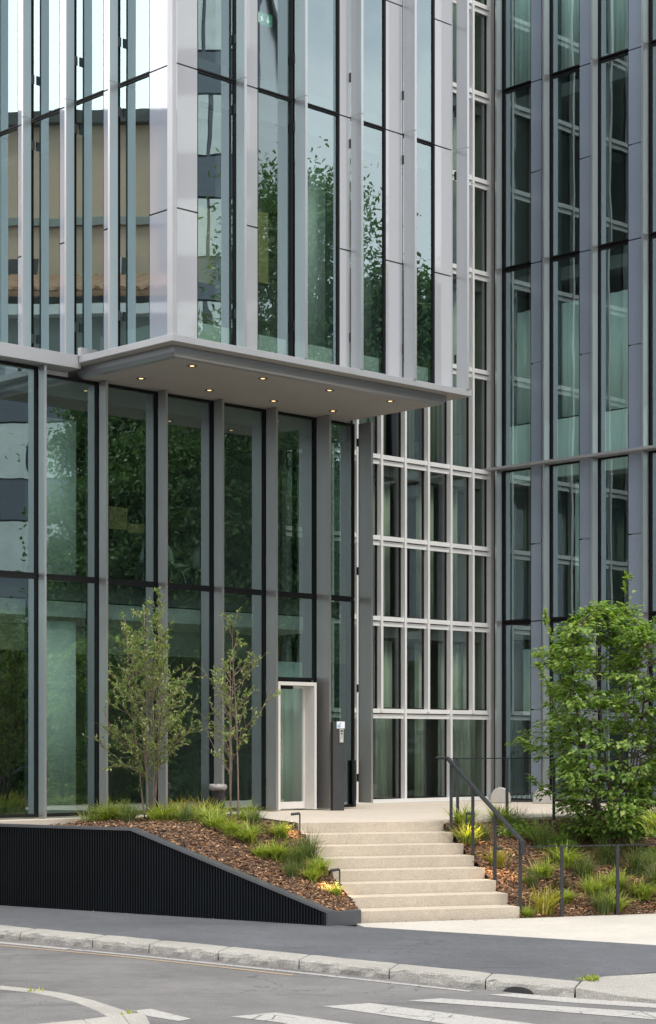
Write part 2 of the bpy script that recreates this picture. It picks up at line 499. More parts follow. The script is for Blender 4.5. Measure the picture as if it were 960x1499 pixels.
# kerb: stones of uneven length with open joints
def lerp2(a, b, t): return (a[0] + (b[0] - a[0]) * t, a[1] + (b[1] - a[1]) * t)
kb = MB()
def stone(f0, f1, i0, i1, top=ST, seg=7, jit=0.006):
    """one rough kerbstone"""
    nx, ny = seg, 3
    L = []
    for i in range(nx + 1):
        t = i / nx
        f, b = lerp2(f0, f1, t), lerp2(i0, i1, t)
        row = []
        ends = 0.005 if i in (0, nx) else 0
        prof = [(0.0, RD - 0.03), (0.0, RD + 0.05), (0.015, top - 0.022), (0.05, top - 0.004), (0.5, top), (0.97, top - ends), (0.97, RD - 0.03)]
        for (w, z) in prof:
            p = lerp2(f, b, w)
            j = mnoise.noise(Vector((p[0] * 7, p[1] * 7, z * 9)))
            amp = 0.034 if w < 0.02 else 0.008
            q = lerp2(f, b, w + j * amp / 0.42)
            row.append(Vector((q[0], q[1], z - ends * (w < 0.6) + (0.004 * mnoise.noise(Vector((p[0] * 3, p[1] * 3, 1))) if z > RD else 0))))
        L.append(row)
    m = len(L[0])
    vs = [p for r in L for p in r]
    fs = []
    for i in range(nx):
        for j in range(m - 1):
            a = i * m + j
            fs.append((a, a + 1, a + m + 1, a + m))
    fs.append(tuple(range(m)))
    fs.append(tuple(nx * m + j for j in range(m))[::-1])
    kb.add(vs, fs)
def poly_at(P, d):
    for a, b in zip(P, P[1:]):
        l = math.hypot(b[0] - a[0], b[1] - a[1])
        if d <= l:
            return lerp2(a, b, d / l)
        d -= l
    return P[-1]
KF = kerb_front[:7]
KI = kerb_in[:7]
cuts = [0.0, 0.10, 0.20, 0.30, 0.40, 0.48, 0.54, 0.60, 0.655, 0.7089, 0.7492, 0.7974, 0.8495, 0.9035, 0.956, 1.0]
lf = sum(math.dist(a, b) for a, b in zip(KF, KF[1:]))
li = sum(math.dist(a, b) for a, b in zip(KI, KI[1:]))
for c0, c1 in zip(cuts, cuts[1:]):
    g = 0.00035
    n = max(2, int((c1 - c0) * 22))
    stone(poly_at(KF, lf * (c0 + g)), poly_at(KF, lf * (c1 - g)), poly_at(KI, li * (c0 + g)), poly_at(KI, li * (c1 - g)), seg=14)
# dropped kerb at the crossing
def ramp_stone(P, ztop):
    n = len(P)
    vs = [Vector((p[0], p[1], RD - 0.03)) for p in P] + [Vector((p[0], p[1], z)) for p, z in zip(P, ztop)]
    kb.add(vs, [tuple(range(n))[::-1], tuple(range(n, 2 * n))] + [(i, (i + 1) % n, n + (i + 1) % n, n + i) for i in range(n)])
ramp_stone([(2.392, 18.455), (2.75, 18.27), (3.2, 18.12), (3.46, 19.72), (2.80, 19.33), (2.515, 18.93)], [ST - 0.006, ST - 0.05, RD + 0.022, ST - 0.01, ST, ST])
ramp_stone([(3.21, 18.115), (4.8, 18.4), (6.8, 19.2), (6.8, 20.36), (3.47, 19.725)], [RD + 0.022, RD + 0.02, RD + 0.02, ST - 0.01, ST - 0.01])
structure('kerb', kb, 'granite', smooth=False)
# gully opening in the kerb
f = lerp2((1.57, 19.16), (2.38, 18.47), 0.22)
g = lerp2((1.57, 19.16), (2.38, 18.47), 0.56)
dr = thing('drain_inlet', (f[0], f[1], RD), 'dark arched drain opening cut into the kerb by the crossing', 'drain')
mb = MB()
dx, dy = (g[0] - f[0]), (g[1] - f[1])
L_ = math.hypot(dx, dy)
nx_, ny_ = dy / L_, -dx / L_
poly = []
for i in range(11):
    t = i / 10
    h = 0.055 * (1 - abs(2 * t - 1) ** 3)
    poly.append(Vector((f[0] + dx * t + nx_ * 0.022, f[1] + dy * t + ny_ * 0.022, RD + 0.004 + h)))
poly += [Vector((f[0] + dx + nx_ * 0.022, f[1] + dy + ny_ * 0.022, RD + 0.002)), Vector((f[0] + nx_ * 0.022, f[1] + ny_ * 0.022, RD + 0.002))]
mb.extrude(poly, (-nx_ * 0.05, -ny_ * 0.05, 0))
mb.build('opening', 'black', dr)

# near traffic island, bottom left
isl = [(-9.0, 21.6), (-3.28, 19.13), (-2.82, 18.8), (-2.52, 18.50), (-2.19, 18.0), (-1.87, 17.4), (-1.66, 16.9), (-1.5, 16.2), (-1.5, 14.0), (-9.0, 14.0)]
isl_in = [(-9.0, 21.35), (-3.25, 18.88), (-2.87, 18.6), (-2.63, 18.3), (-2.36, 17.9), (-2.10, 17.35)]
kb2 = MB()
for i in range(1, 5):
    kb2.prism([isl[i], isl[i + 1], isl_in[i + 1], isl_in[i]], RD - 0.02, RD + 0.045)
kb2.prism([isl[0], isl[1], isl_in[1], isl_in[0]], RD - 0.02, RD + 0.045)
kb2.prism([(-1.87, 17.41), (-1.66, 16.92), (-1.9, 16.80), (-2.10, 17.35)], RD - 0.02, RD + 0.045)
structure('island_kerb', kb2, 'granite', bevel=0.012)
kb3 = MB()
arc = [(-3.4, 15.35), (-2.48, 16.17), (-2.11, 16.45), (-1.80, 16.75), (-1.62, 16.90)]
arc2 = [(-3.0, 14.6), (-2.2, 15.6), (-1.9, 15.9), (-1.66, 16.1), (-1.50, 16.2)]
for i in range(4):
    kb3.prism([arc[i], arc[i + 1], arc2[i + 1], arc2[i]], RD - 0.02, RD + 0.09)
structure('island_kerb', kb3, 'granite', bevel=0.015)
structure('island_pavement', MB().prism([(-9.0, 21.34), (-3.25, 18.87), (-2.87, 18.59), (-2.63, 18.29), (-2.36, 17.89), (-2.11, 17.35), (-1.92, 16.81), (-2.12, 16.47), (-2.48, 16.19), (-3.4, 15.37), (-9, 12)], RD - 0.02, RD + 0.04), 'asphalt')

# road markings, 4 mm sheets
def mark(name, pts, mat, z=RD + 0.004):
    mb = MB()
    mb.add([(p[0], p[1], z) for p in pts], [tuple(range(len(pts)))])
    structure(name, mb, mat)
def strip(name, P, w, mat, z=RD + 0.004):
    mb = MB()
    Lp, Rp = [], []
    for i, p in enumerate(P):
        a, b = P[max(i - 1, 0)], P[min(i + 1, len(P) - 1)]
        d = Vector((b[0] - a[0], b[1] - a[1])).normalized()
        nn = Vector((-d.y, d.x)) * (w / 2)
        Lp.append((p[0] + nn.x, p[1] + nn.y, z))
        Rp.append((p[0] - nn.x, p[1] - nn.y, z))
    for i in range(len(P) - 1):
        mb.quad(Lp[i], Lp[i + 1], Rp[i + 1], Rp[i])
    structure(name, mb, mat)
strip('edge_line', [(-9.1, 27.75), (-4.42, 23.95), (-3.1, 22.9)], 0.13, 'white_paint')
strip('edge_line', [(-3.05, 22.86), (-2.05, 22.06), (-0.1, 20.36), (1.42, 18.98)], 0.10, 'edge_paint')
strip('yellow_line', [(-9.0, 27.3), (-3.83, 23.2), (-2.49, 22.2), (-1.06, 20.95), (-0.37, 20.3)], 0.07, 'yellow_paint')
mark('crossing_stripe', [(1.55, 18.74), (1.85, 18.82), (3.2, 18.02), (5.2, 17.3), (5.0, 16.95), (3.05, 17.78), (2.25, 18.18)], 'white_paint')
mark('crossing_stripe', [(0.76, 18.3), (1.09, 18.46), (3.05, 17.45), (5.0, 16.5), (4.75, 16.15), (2.93, 17.02), (2.0, 17.6)], 'white_paint')
mark('crossing_stripe', [(-0.05, 17.9), (0.40, 18.12), (1.72, 16.85), (3.0, 15.6), (2.4, 15.3), (0.95, 16.85)], 'white_paint')
mark('crossing_stripe', [(-0.88, 17.22), (-0.48, 17.48), (0.14, 16.85), (1.4, 15.5), (0.8, 15.2), (-0.42, 16.85)], 'white_paint')
mark('island_line', [(-1.64, 17.72), (-1.22, 17.08), (-1.32, 16.93), (-1.62, 17.25), (-1.80, 17.60)], 'white_paint')

# ------------------------------------------------------------------ terrace, stairs
SD = Vector((0.951, 0.309))
UD = Vector((-0.309, 0.951))
BL = Vector((0.433, 25.2)); BR = Vector((2.587, 25.87))
TREAD = 0.402; RISE = 0.15
TL = BL + UD * TREAD * 7; TR = BR + UD * TREAD * 7
C1 = W(-1.3, 0.45)
def w2(u, v): p = W(u, v); return (p.x, p.y)
# terrace: along the left glass front a narrow strip, then the entrance, then right up to the side wing
ter_edge_r = Vector((TR.x, TR.y)) + A * 9.0
terr = [w2(-16, 0.45), w2(-1.3, 0.45), (TL.x, TL.y), (TR.x, TR.y), (ter_edge_r.x, ter_edge_r.y), w2(14, 4), w2(14, -12), w2(-16, -12)]
structure('terrace', MB().prism(terr, ST - 0.05, 0.0), 'terrace')
st = thing('stone_stairs', ((BL.x + BR.x) / 2, (BL.y + BR.y) / 2, ST), 'pale beige speckled stone stairs rising from pavement to terrace', 'stairs')
for i in range(8):
    zt = -RISE * i
    a = BL + UD * TREAD * (7 - i); b = BR + UD * TREAD * (7 - i)
    if i == 0:
        back = 0.02
    else:
        back = TREAD + 0.02
    if i == 0:
        a -= UD * 0.0; 
        P = [a - UD * 0.025, b - UD * 0.025, b - UD * 0.003, a - UD * 0.003]
    else:
        P = [a - UD * 0.012 * 1, b - UD * 0.012, b + UD * (TREAD - 0.027), a + UD * (TREAD - 0.027)]
    zb = zt - RISE - (0.02 if i < 7 else 0.03)
    MB().prism([(p.x, p.y) for p in P], zb, zt if i else 0.003).build('step', 'step', st, bevel=0.006)
# side cheeks under the steps so nothing is open from the side
ck = MB()
for i in range(8):
    a = BL + UD * (TREAD * (7 - i)); b = BR + UD * (TREAD * (7 - i))
    ck.prism([(a.x + .01, a.y + .03), (b.x - .01, b.y + .03), (b.x - .01 + UD.x * (TREAD * (i + .9)), b.y + UD.y * (TREAD * (i + .9))), (a.x + .01 + UD.x * (TREAD * (i + .9)), a.y + UD.y * (TREAD * (i + .9)))], ST - 0.02 - i * 0.002, -RISE * i - 0.02 - RISE * 0.5) if i < 7 else None
ck.build('stair_core', 'step', st)

# ------------------------------------------------------------------ planting beds
WD = Vector((0.8342, -0.5515))
W0 = Vector((-4.78, 27.9))
QE = 5.75
def wall_pt(q, off=0.0):
    nrm = Vector((0.5515, 0.8342))
    p = W0 + WD * q + nrm * off
    return Vector((p.x, p.y))
def coping_z(q):
    if q < 2.45: return -0.022
    t = (q - 2.45) / (QE - 2.45)
    return -0.022 + (-1.02 + 0.022) * t
def stair_left(t):
    return BL + UD * TREAD * 7 * t
def bed_left_pts():
    rows = []
    nq = 90
    for i in range(nq + 1):
        q = -9.0 + (QE + 9.0) * i / nq
        a = wall_pt(q, 0.08)
        za = coping_z(q) - (0.25 if q < 0.6 else 0.03)
        # matching point on the terrace side
        if q < 1.0:
            t = (q + 9.0) / 10.0
            b = Vector(w2(-14 + (12.7) * t, 0.47)); zb = -0.25 if q < 0.2 else -0.05
        elif q < 2.45:
            t = (q - 1.0) / 1.45
            p0 = Vector(w2(-1.3, 0.47)); b = p0.lerp(TL, t); zb = -0.04
        else:
            t = (q - 2.45) / (QE - 2.45)
            b = stair_left(1 - t); zb = -0.10 - (1.0) * t
        rows.append((a, za, b, zb))
    return rows
def bed_surface(rows, m, amp, bulge):
    vs, fs = [], []
    for (a, za, b, zb) in rows:
        for j in range(m + 1):
            t = j / m
            p = a.lerp(b, t)
            z = za + (zb - za) * t + bulge * math.sin(math.pi * t)
            w = math.sin(math.pi * t) ** 0.5 if 0 < t < 1 else 0
            z += amp * w * mnoise.noise(Vector((p.x * 2.2, p.y * 2.2, 0))) + amp * 0.6 * w * mnoise.noise(Vector((p.x * 7, p.y * 7, 3)))
            vs.append(Vector((p.x, p.y, z)))
    n = len(rows)
    for i in range(n - 1):
        for j in range(m):
            a = i * (m + 1) + j
            fs.append((a, a + 1, a + m + 2, a + m + 1))
    return vs, fs
rowsL = bed_left_pts()
vL, fL = bed_surface(rowsL, 26, 0.05, 0.05)
mb = MB(); mb.add(vL, fL)
structure('planting_bed', mb, 'soil', smooth=True)
# right bed
rowsR = []
for i in range(71):
    t = i / 70
    a = BR - UD * 0.0 + SD * (7.6 * t)
    b = TR + A * (8.6 * t)
    if t == 0:
        pass
    rowsR.append((Vector((a.x, a.y)), ST - 0.01 if t > 0 else ST - 0.01, Vector((b.x, b.y)), -0.05))
vR, fR = bed_surface(rowsR, 34, 0.06, 0.03)
mb = MB(); mb.add(vR, fR)
structure('planting_bed', mb, 'soil', smooth=True)
from mathutils.bvhtree import BVHTree
bvh = BVHTree.FromPolygons([tuple(p) for p in vL] + [tuple(p) for p in vR], fL + [tuple(i + len(vL) for i in f) for f in fR])
def bed_z(x, y, default=-0.5):
    h = bvh.ray_cast(Vector((x, y, 5)), Vector((0, 0, -1)))
    return h[0].z if h[0] is not None else default
# bark chips: nobody could count them
def chips(vs, fs, count, keep):
    mb = MB()
    tries = 0
    n = 0
    while n < count and tries < count * 6:
        tries += 1
        f = fs[rnd.randrange(len(fs))]
        p = (vs[f[0]] * (1 - (s := rnd.random())) + vs[f[1]] * s).lerp(vs[f[3]] * (1 - s) + vs[f[2]] * s, rnd.random())
        if not keep(p): continue
        n += 1
        l = rnd.uniform(0.012, 0.042); w = rnd.uniform(0.005, 0.014); t = rnd.uniform(0.003, 0.008)
        rot = Matrix.Rotation(rnd.uniform(0, 6.28), 3, 'Z') @ Matrix.Rotation(rnd.gauss(0, 0.45), 3, 'X') @ Matrix.Rotation(rnd.gauss(0, 0.45), 3, 'Y')
        c = p + Vector((0, 0, rnd.uniform(0.0, 0.02)))
        q = [c + rot @ Vector(e) for e in ((-l, -w, 0), (l, -w * 0.6, 0), (l * 0.8, w, 0), (-l, w * 0.7, 0))]
        up = rot @ Vector((0, 0, t))
        mb.add(q + [x + up for x in q], [(4, 5, 6, 7), (0, 1, 5, 4), (1, 2, 6, 5), (2, 3, 7, 6), (3, 0, 4, 7)])
    return mb
tag(chips(vL, fL, 11000, lambda p: -5.3 < p.x).build('bark_mulch', 'chip', recalc=False), 'loose brown bark chips covering the bed left of the stairs', 'bark mulch', kind='stuff')
tag(chips(vR, fR, 15000, lambda p: p.x < 6.2).build('bark_mulch', 'chip', recalc=False), 'loose brown bark chips covering the bed right of the stairs', 'bark mulch', kind='stuff')

# black ribbed planter wall
pw = thing('planter_wall', (wall_pt(0).x, wall_pt(0).y, ST), 'black ribbed metal planter wall with sloping grey coping along the pavement', 'wall')
mb = MB()
pitch = 0.046
q = -9.0
pts = []
while q < QE - 0.005:
    for dq, off in ((0.0, 0.0), (0.020, 0.0), (0.024, 0.020), (0.042, 0.020)):
        if q + dq < QE: pts.append((q + dq, off))
    q += pitch
pts.append((QE, 0.0))
vs, fs = [], []
for (q, off) in pts:
    p = wall_pt(q, off)
    vs += [Vector((p.x, p.y, ST - 0.03)), Vector((p.x, p.y, coping_z(q) - 0.012))]
for i in range(len(pts) - 1):
    fs.append((2 * i, 2 * i + 2, 2 * i + 3, 2 * i + 1))
b0 = len(vs)
p0, p1 = wall_pt(-9, 0.075), wall_pt(QE, 0.075)
mb.add(vs, fs)
mb.build('ribbed_panel', 'black_wall', pw)
mb = MB()
for (qa, qb) in ((-9.0, 2.45), (2.45, QE)):
    vs = []
    for q in (qa, qb):
        z = coping_z(q)
        for off, dz in ((-0.012, -0.03), (-0.012, 0.006), (0.145, 0.006), (0.145, -0.06)):
            p = wall_pt(q, off)
            vs.append(Vector((p.x, p.y, z + dz)))
    mb.add(vs, [(0, 1, 5, 4), (1, 2, 6, 5), (2, 3, 7, 6), (3, 0, 4, 7), (0, 3, 2, 1), (4, 5, 6, 7)])
mb.build('coping', 'coping', pw)
e0 = wall_pt(QE, -0.012); 
mb = MB()
mb.prism([(e0.x, e0.y), (BL.x + 0.0, BL.y - 0.16), (BL.x - 0.02, BL.y - 0.02), (e0.x - 0.28, e0.y + 0.34)], ST - 0.02, -1.02)
mb.build('end_cap', 'coping', pw, bevel=0.006)
# dark metal edging stepping up beside the stairs
ed = MB()
for i in range(8):
    t0 = BL + UD * TREAD * (7 - i) - SD * 0.022
    t1 = BL + UD * TREAD * (8 - i - 0.02) - SD * 0.022
    if i == 0: t1 = BL + UD * (TREAD * 7 + 3.9) - SD * 0.022
    ed.prism([(t0.x, t0.y), (t1.x, t1.y), (t1.x + SD.x * .02, t1.y + SD.y * .02), (t0.x + SD.x * .02, t0.y + SD.y * .02)], -1.25, -RISE * i + 0.004)
ed.build('bed_edging', 'coping', pw)

# ------------------------------------------------------------------ facade helpers
def window(root, fr, s0, s1, z0, z1, l=0.03, r=0.03, b=0.04, t=0.04, glass='glass_main', d0=-0.06, d1=0.015, frame='black_frame', pane_d=-0.012, name='window', jamb=0):
    mb = MB()
    mb.box(fr, s0, s0 + l, d0, d1, z0, z1)
    mb.box(fr, s1 - r, s1, d0, d1, z0, z1)
    mb.box(fr, s0 + l, s1 - r, d0, d1 - 0.003, z0, z0 + b)
    mb.box(fr, s0 + l, s1 - r, d0, d1 - 0.003, z1 - t, z1)
    w = mb.build(name, frame, root)
    e = 0.004
    tl = rnd.gauss(0, 0.0012); tv = rnd.gauss(0, 0.0008)
    pa = [fr(s0 + l - e, pane_d - tl, z0 + b - e), fr(s1 - r + e, pane_d + tl, z0 + b - e), fr(s1 - r + e, pane_d + tl + tv, z1 - t + e), fr(s0 + l - e, pane_d - tl + tv, z1 - t + e)]
    MB().quad(*pa).build('pane', glass, w)
    if jamb:
        ja, jb = (s1 - 0.02, s1 + 0.005) if jamb > 0 else (s0 - 0.005, s0 + 0.02)
        MB().box(fr, ja, jb, -abs(jamb), d0 - 0.002, z0, z1).build('jamb', 'jamb', w)
    return w

def fin(root, fr, s, d0, d1, zs, th=0.045, mat='fin', brackets=(), gap=True, joint=0.012):
    """blade standing off the glass on dark brackets, in lengths with open joints"""
    mb = MB()
    for z0, z1 in zip(zs, zs[1:]):
        mb.box(fr, s, s + th, d0, d1, z0 + joint / 2, z1 - joint / 2)
        mb.box(fr, s + 0.006, s + th - 0.006, d0 + 0.006, d1 - 0.012, z0 - joint, z0 + joint) if z0 > 0.5 else None
    f = mb.build('fin', mat, root)
    for z in brackets:
        MB().box(fr, s + 0.01, s + th - 0.01, 0.01, d0 + 0.004, z - 0.07, z + 0.07).build('bracket', 'dark_bracket', f)
    return f

def panel(root, fr, s0, s1, zs, mat, d=0.02):
    mb = MB()
    for z0, z1 in zip(zs, zs[1:]):
        mb.box(fr, s0, s1, d - 0.05, d, z0 + 0.012, z1 - 0.012)
    return mb.build('metal_panel', mat, root)

def curtain(s0, s1, d, z0, z1, fr, label, group, mat='curtain', amp=0.035, wl=0.13, name='curtain', cat='curtain'):
    mb = MB()
    n = max(6, int((s1 - s0) / 0.022))
    vs, fs = [], []
    ph = rnd.uniform(0, 6)
    for i in range(n + 1):
        s = s0 + (s1 - s0) * i / n
        dd = d + amp * math.sin(s * 2 * math.pi / wl + ph + 0.8 * math.sin(s * 3.1)) 
        vs += [fr(s, dd, z0), fr(s, dd * 1.0 + 0.0, z1)]
    for i in range(n):
        fs.append((2 * i, 2 * i + 2, 2 * i + 3, 2 * i + 1))
    mb.add(vs, fs)
    c = fr((s0 + s1) / 2, d, z0)
    o = mb.build(name, mat, loc=c, smooth=True)
    sm = o.modifiers.new('thickness', 'SOLIDIFY')
    sm.thickness = 0.004
    return tag(o, label, cat, group)

# ------------------------------------------------------------------ A: glazed entrance wing
FA = Fr('A', 0.0)
pav = thing('glazed_wing', W(-1.3, 0, 0), 'two storey glazed entrance wing with vertical grey fins under the overhang', 'building')
fins = [-9.66, -8.47, -7.28, -6.09, -4.92, -3.76, -2.57, -1.38, -0.21, 0.98]
tips = [0.20, 0.20, 0.20, 0.20, 0.20, 0.225, 0.245, 0.26, 0.30, 0.37]
ZT = 3.74
for u, t in zip(fins, tips):
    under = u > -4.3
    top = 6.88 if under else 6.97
    fin(pav, FA, u, 0.05, t, [0.02, ZT, top], 0.045, 'fin_shaded' if under else 'fin', (0.5, 2.2, 4.3, 6.55) if u > -6 else ())
# free standing end blade
fin(pav, FA, 1.99, 0.07, 0.39, [0.10, ZT, 6.88], 0.05, 'fin_shaded', (0.55, 2.15, 4.25, 6.55))
edges = fins + [1.93]
for i in range(len(edges) - 1):
    s0, s1 = edges[i] + 0.03, edges[i + 1] + 0.02
    top = 6.88 if s1 > -4.2 else 6.97
    window(pav, FA, s0, s1, ZT + 0.022, top - 0.002, 0.03, 0.038, 0.025, 0.04, jamb=0.32)
    if i == 8:      # door bay
        window(pav, FA, s0, s1, 2.27, ZT - 0.022, 0.03, 0.038, 0.04, 0.025, jamb=0.32)
    else:
        window(pav, FA, s0, s1, 0.025, ZT - 0.022, 0.03, 0.038, 0.05, 0.025, jamb=0.32)
    MB().box(FA, s0 - 0.03, s1 - 0.004, -0.25, 0.008, ZT - 0.022, ZT + 0.022).build('transom', 'black_frame', pav)
# end wall of the wing: glass return
FE = Fr('B', 1.93)
class FrR:
    def __call__(self, s, d, z): return W(1.93 + d, s, z)
for (za, zb) in ((0.03, 3.7), (3.78, 6.88)):
    window(pav, FrR(), -1.55, -0.08, za, zb, 0.05, 0.05)
# inside: floors, ceilings, walls
MB().box(FA, -10.5, 1.85, -9.0, -0.27, 3.42, 3.70).build('floor_slab', 'slab', pav)
MB().box(FA, -10.5, 1.85, -9.0, -0.10, 6.58, 6.85).build('floor_slab', 'slab', pav)
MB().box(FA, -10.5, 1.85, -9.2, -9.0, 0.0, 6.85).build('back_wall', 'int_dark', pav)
MB().box(FA, -10.7, -10.5, -9.2, -0.05, 0.0, 6.85).build('side_wall', 'int_wall', pav)
MB().box(FA, 1.76, 1.85, -9.0, -1.7, 0.0, 6.85).build('side_wall', 'int_wall', pav)
MB().box(FA, -10.5, 1.7, -2.35, -2.2, 2.72, 3.15).build('bulkhead', 'bulkhead', pav)
MB().box(FA, -10.5, 1.7, -9.0, -0.3, 3.16, 3.40).build('ceiling', 'int_white', pav)
for u in (-4.2, 0.2):
    MB().box(FA, u, u + 0.3, -4.2, -3.9, 0.0, 6.6).build('column', 'int_wall', pav)
# door portal
dr_ = MB()
DU0, DU1, DV = -0.13, 0.77, 0.27
dr_.box(FA, DU1 - 0.05, DU1, -0.05, DV, 0.02, 2.22)
dr_.box(FA, DU0, DU0 + 0.05, -0.05, DV, 0.02, 2.22)
dr_.box(FA, DU0 + 0.05, DU1 - 0.05, -0.05, DV - 0.004, 2.16, 2.22)
portal = dr_.build('door_frame', 'door_white', pav)
MB().box(FA, DU0 - 0.045, DU0 + 1.04, -0.06, -0.02, 2.222, 2.27).build('transom', 'black_frame', pav)
MB().box(FA, DU1 + 0.002, 0.97, -0.06, -0.015, 0.02, 2.222).build('filler_panel', 'black_frame', pav)
MB().box(FA, 0.0, 0.38, 0.02, 0.09, 2.10, 2.157).build('door_closer', 'black', portal)
sd = window(pav, FA, DU0 + 0.052, DU0 + 0.20, 0.03, 2.15, 0.015, 0.015, 0.06, 0.03, 'glass_plain', -0.03, 0.02, 'door_white', name='side_light')
dl = window(pav, FA, DU0 + 0.203, DU1 - 0.053, 0.03, 2.15, 0.055, 0.03, 0.12, 0.03, 'glass_plain', -0.03, 0.025, 'door_white', name='door')
MB().tube([FA(DU0 + 0.30, 0.06, 0.95), FA(DU0 + 0.30, 0.06, 1.35)], 0.012).build('handle', 'steel', dl)
# low dark cover beside the end blade
MB().box(FA, 1.875, 1.935, 0.02, 0.07, 0.03, 0.86).build('cover_panel', 'black', pav, bevel=0.004)

# coping and flat roof on the part left of the overhang
MB().box(FA, -10.6, -4.30, -0.12, 0.30, 6.975, 7.18).build('coping', 'fascia', pav, bevel=0.004)
MB().box(FA, -10.6, -4.24, -9.2, -0.12, 6.90, 7.05).build('roof', 'int_white', pav)

# ------------------------------------------------------------------ upper overhanging block
UC = -4.35
box = thing('overhanging_block', W(-1.2, 1.3, 6.88), 'overhanging upper block of glass, glossy grey panels and slim fins', 'building')
ZF, Z1, Z2, Z3 = 7.165, 11.27, 15.47, 19.2
FB = Fr('A', 2.30)
FL = Fr('B', -4.05)
zsP = [ZF, 9.12, Z1, 13.4, Z2, 17.4, Z3]
zsF = [ZF, Z1, Z2, Z3]
BRK = (7.72, 10.85, 11.92, 15.05)
# corner post
MB().box(FB, UC + 0.02, UC + 0.10, 0.16, 0.28, ZF, Z3).build('corner_post', 'fascia', box)
cp = MB()
for z0, z1 in zip(zsP, zsP[1:]):
    cp.box(FB, UC + 0.105, -3.66, 0.205, 0.225, z0 + .012, z1 - .012)
fp = [(-4.03, -3.64), (-2.78, -2.43), (-0.66, -0.42), (0.40, 0.79), (1.58, 2.02)]
fg = [(-3.64, -2.86), (-2.43, -1.68), (-1.66, -0.66), (-0.44, 0.40), (0.79, 1.58)]
ff = [(-2.91, 0.26), (-1.69, 0.31), (-0.46, 0.31), (0.77, 0.32), (2.06, 0.32)]
for a, b in fp:
    panel(box, FB, a, b, zsP, 'panel_N')
for a, b in fg:
    for z0, z1 in zip(zsF, zsF[1:]):
        window(box, FB, a, b, z0 + (0.008 if z0 > 8 else 0), z1 - 0.008, 0.02, 0.036, 0.024, 0.02, 'glass_box', jamb=0.30)
for s, t in ff:
    fin(box, FB, s, 0.075, t, zsF, 0.05, 'fin', BRK)
# left face
lp = [(1.72, 2.24), (0.58, 0.82), (-0.57, -0.35), (-1.73, -1.51), (-2.93, -2.7), (-4.1, -3.87)]
lg = [(0.90, 1.72), (-0.23, 0.58), (-1.40, -0.57), (-2.56, -1.73), (-3.76, -2.93)]
for a, b in lp:
    panel(box, FL, a, b, zsP, 'panel_W')
for a, b in lg:
    for z0, z1 in zip(zsF, zsF[1:]):
        window(box, FL, a, b, z0 + (0.008 if z0 > 8 else 0), z1 - 0.008, 0.025, 0.02, 0.024, 0.02, 'glass_west', jamb=-0.36)
for s in (1.02, -0.10, -1.27, -2.43, -3.63):
    MBK = BRK
    fin(box, FL, s - 0.045, 0.085, 0.24, zsF, 0.045, 'fin', BRK)
# fill strips between glass and panel behind the fins
fill = MB()
for (a, b) in ((-2.86, -2.78), (-1.68, -1.66), (-0.42, -0.44 + 0.03)):
    fill.box(FB, a + .001, b - .001, -0.06, 0.0, ZF, Z3)
fill.build('filler_strip', 'black_frame', box)
fill = MB()
for (a, b) in ((0.82, 0.90), (-0.35, -0.23), (-1.51, -1.40), (-2.7, -2.56), (-3.87, -3.76)):
    fill.box(FL, a + .001, b - .001, -0.06, -0.004, ZF, Z3)
fill.build('filler_strip', 'black_frame', box)
# fascia ring
mb = MB()
mb.extrude([W(UC, 2.60, 7.06), W(2.20, 2.60, 7.06), W(2.20, 2.24, 7.06), W(-4.02, 2.24, 7.06), W(-4.02, 0.31, 7.06), W(UC, 0.31, 7.06)], (0, 0, 0.102))
mb.build('fascia', 'fascia', box, bevel=0.004)
# end cap where the fascia meets the coping of the wing
MB().box(FL, 0.30, 0.38, -0.02, 0.31, 7.16, 7.29).build('fascia_end', 'fascia', box)
# flat underside and rounded soffit tray
mb = MB()
mb.extrude([W(UC + .03, 2.57, 7.055), W(2.17, 2.57, 7.055), W(2.17, -0.3, 7.055), W(UC + .03, -0.3, 7.055)], (0, 0, 0.02))
mb.build('underside', 'soffit', box)
def tray_ring(inset, z):
    return [W(UC + 0.2 + inset, 2.40 - inset, z), W(1.78 - inset, 2.40 - inset, z), W(1.78 - inset, 0.0, z), W(UC + 0.2 + inset, 0.0, z)]
prof = [(0.0, 7.05), (0.0, 7.00), (0.006, 6.96), (0.025, 6.925), (0.055, 6.90), (0.10, 6.885)]
mb = MB()
for (i0, z0), (i1, z1) in zip(prof, prof[1:]):
    a, b = tray_ring(i0, z0), tray_ring(i1, z1)
    for j in (3, 0, 1):
        jj = (j + 1) % 4
        mb.quad(a[j], a[jj], b[jj], b[j])
mb.build('soffit_edge', 'tray', box, smooth=False)
mb = MB()
p = tray_ring(0.10, 6.885)
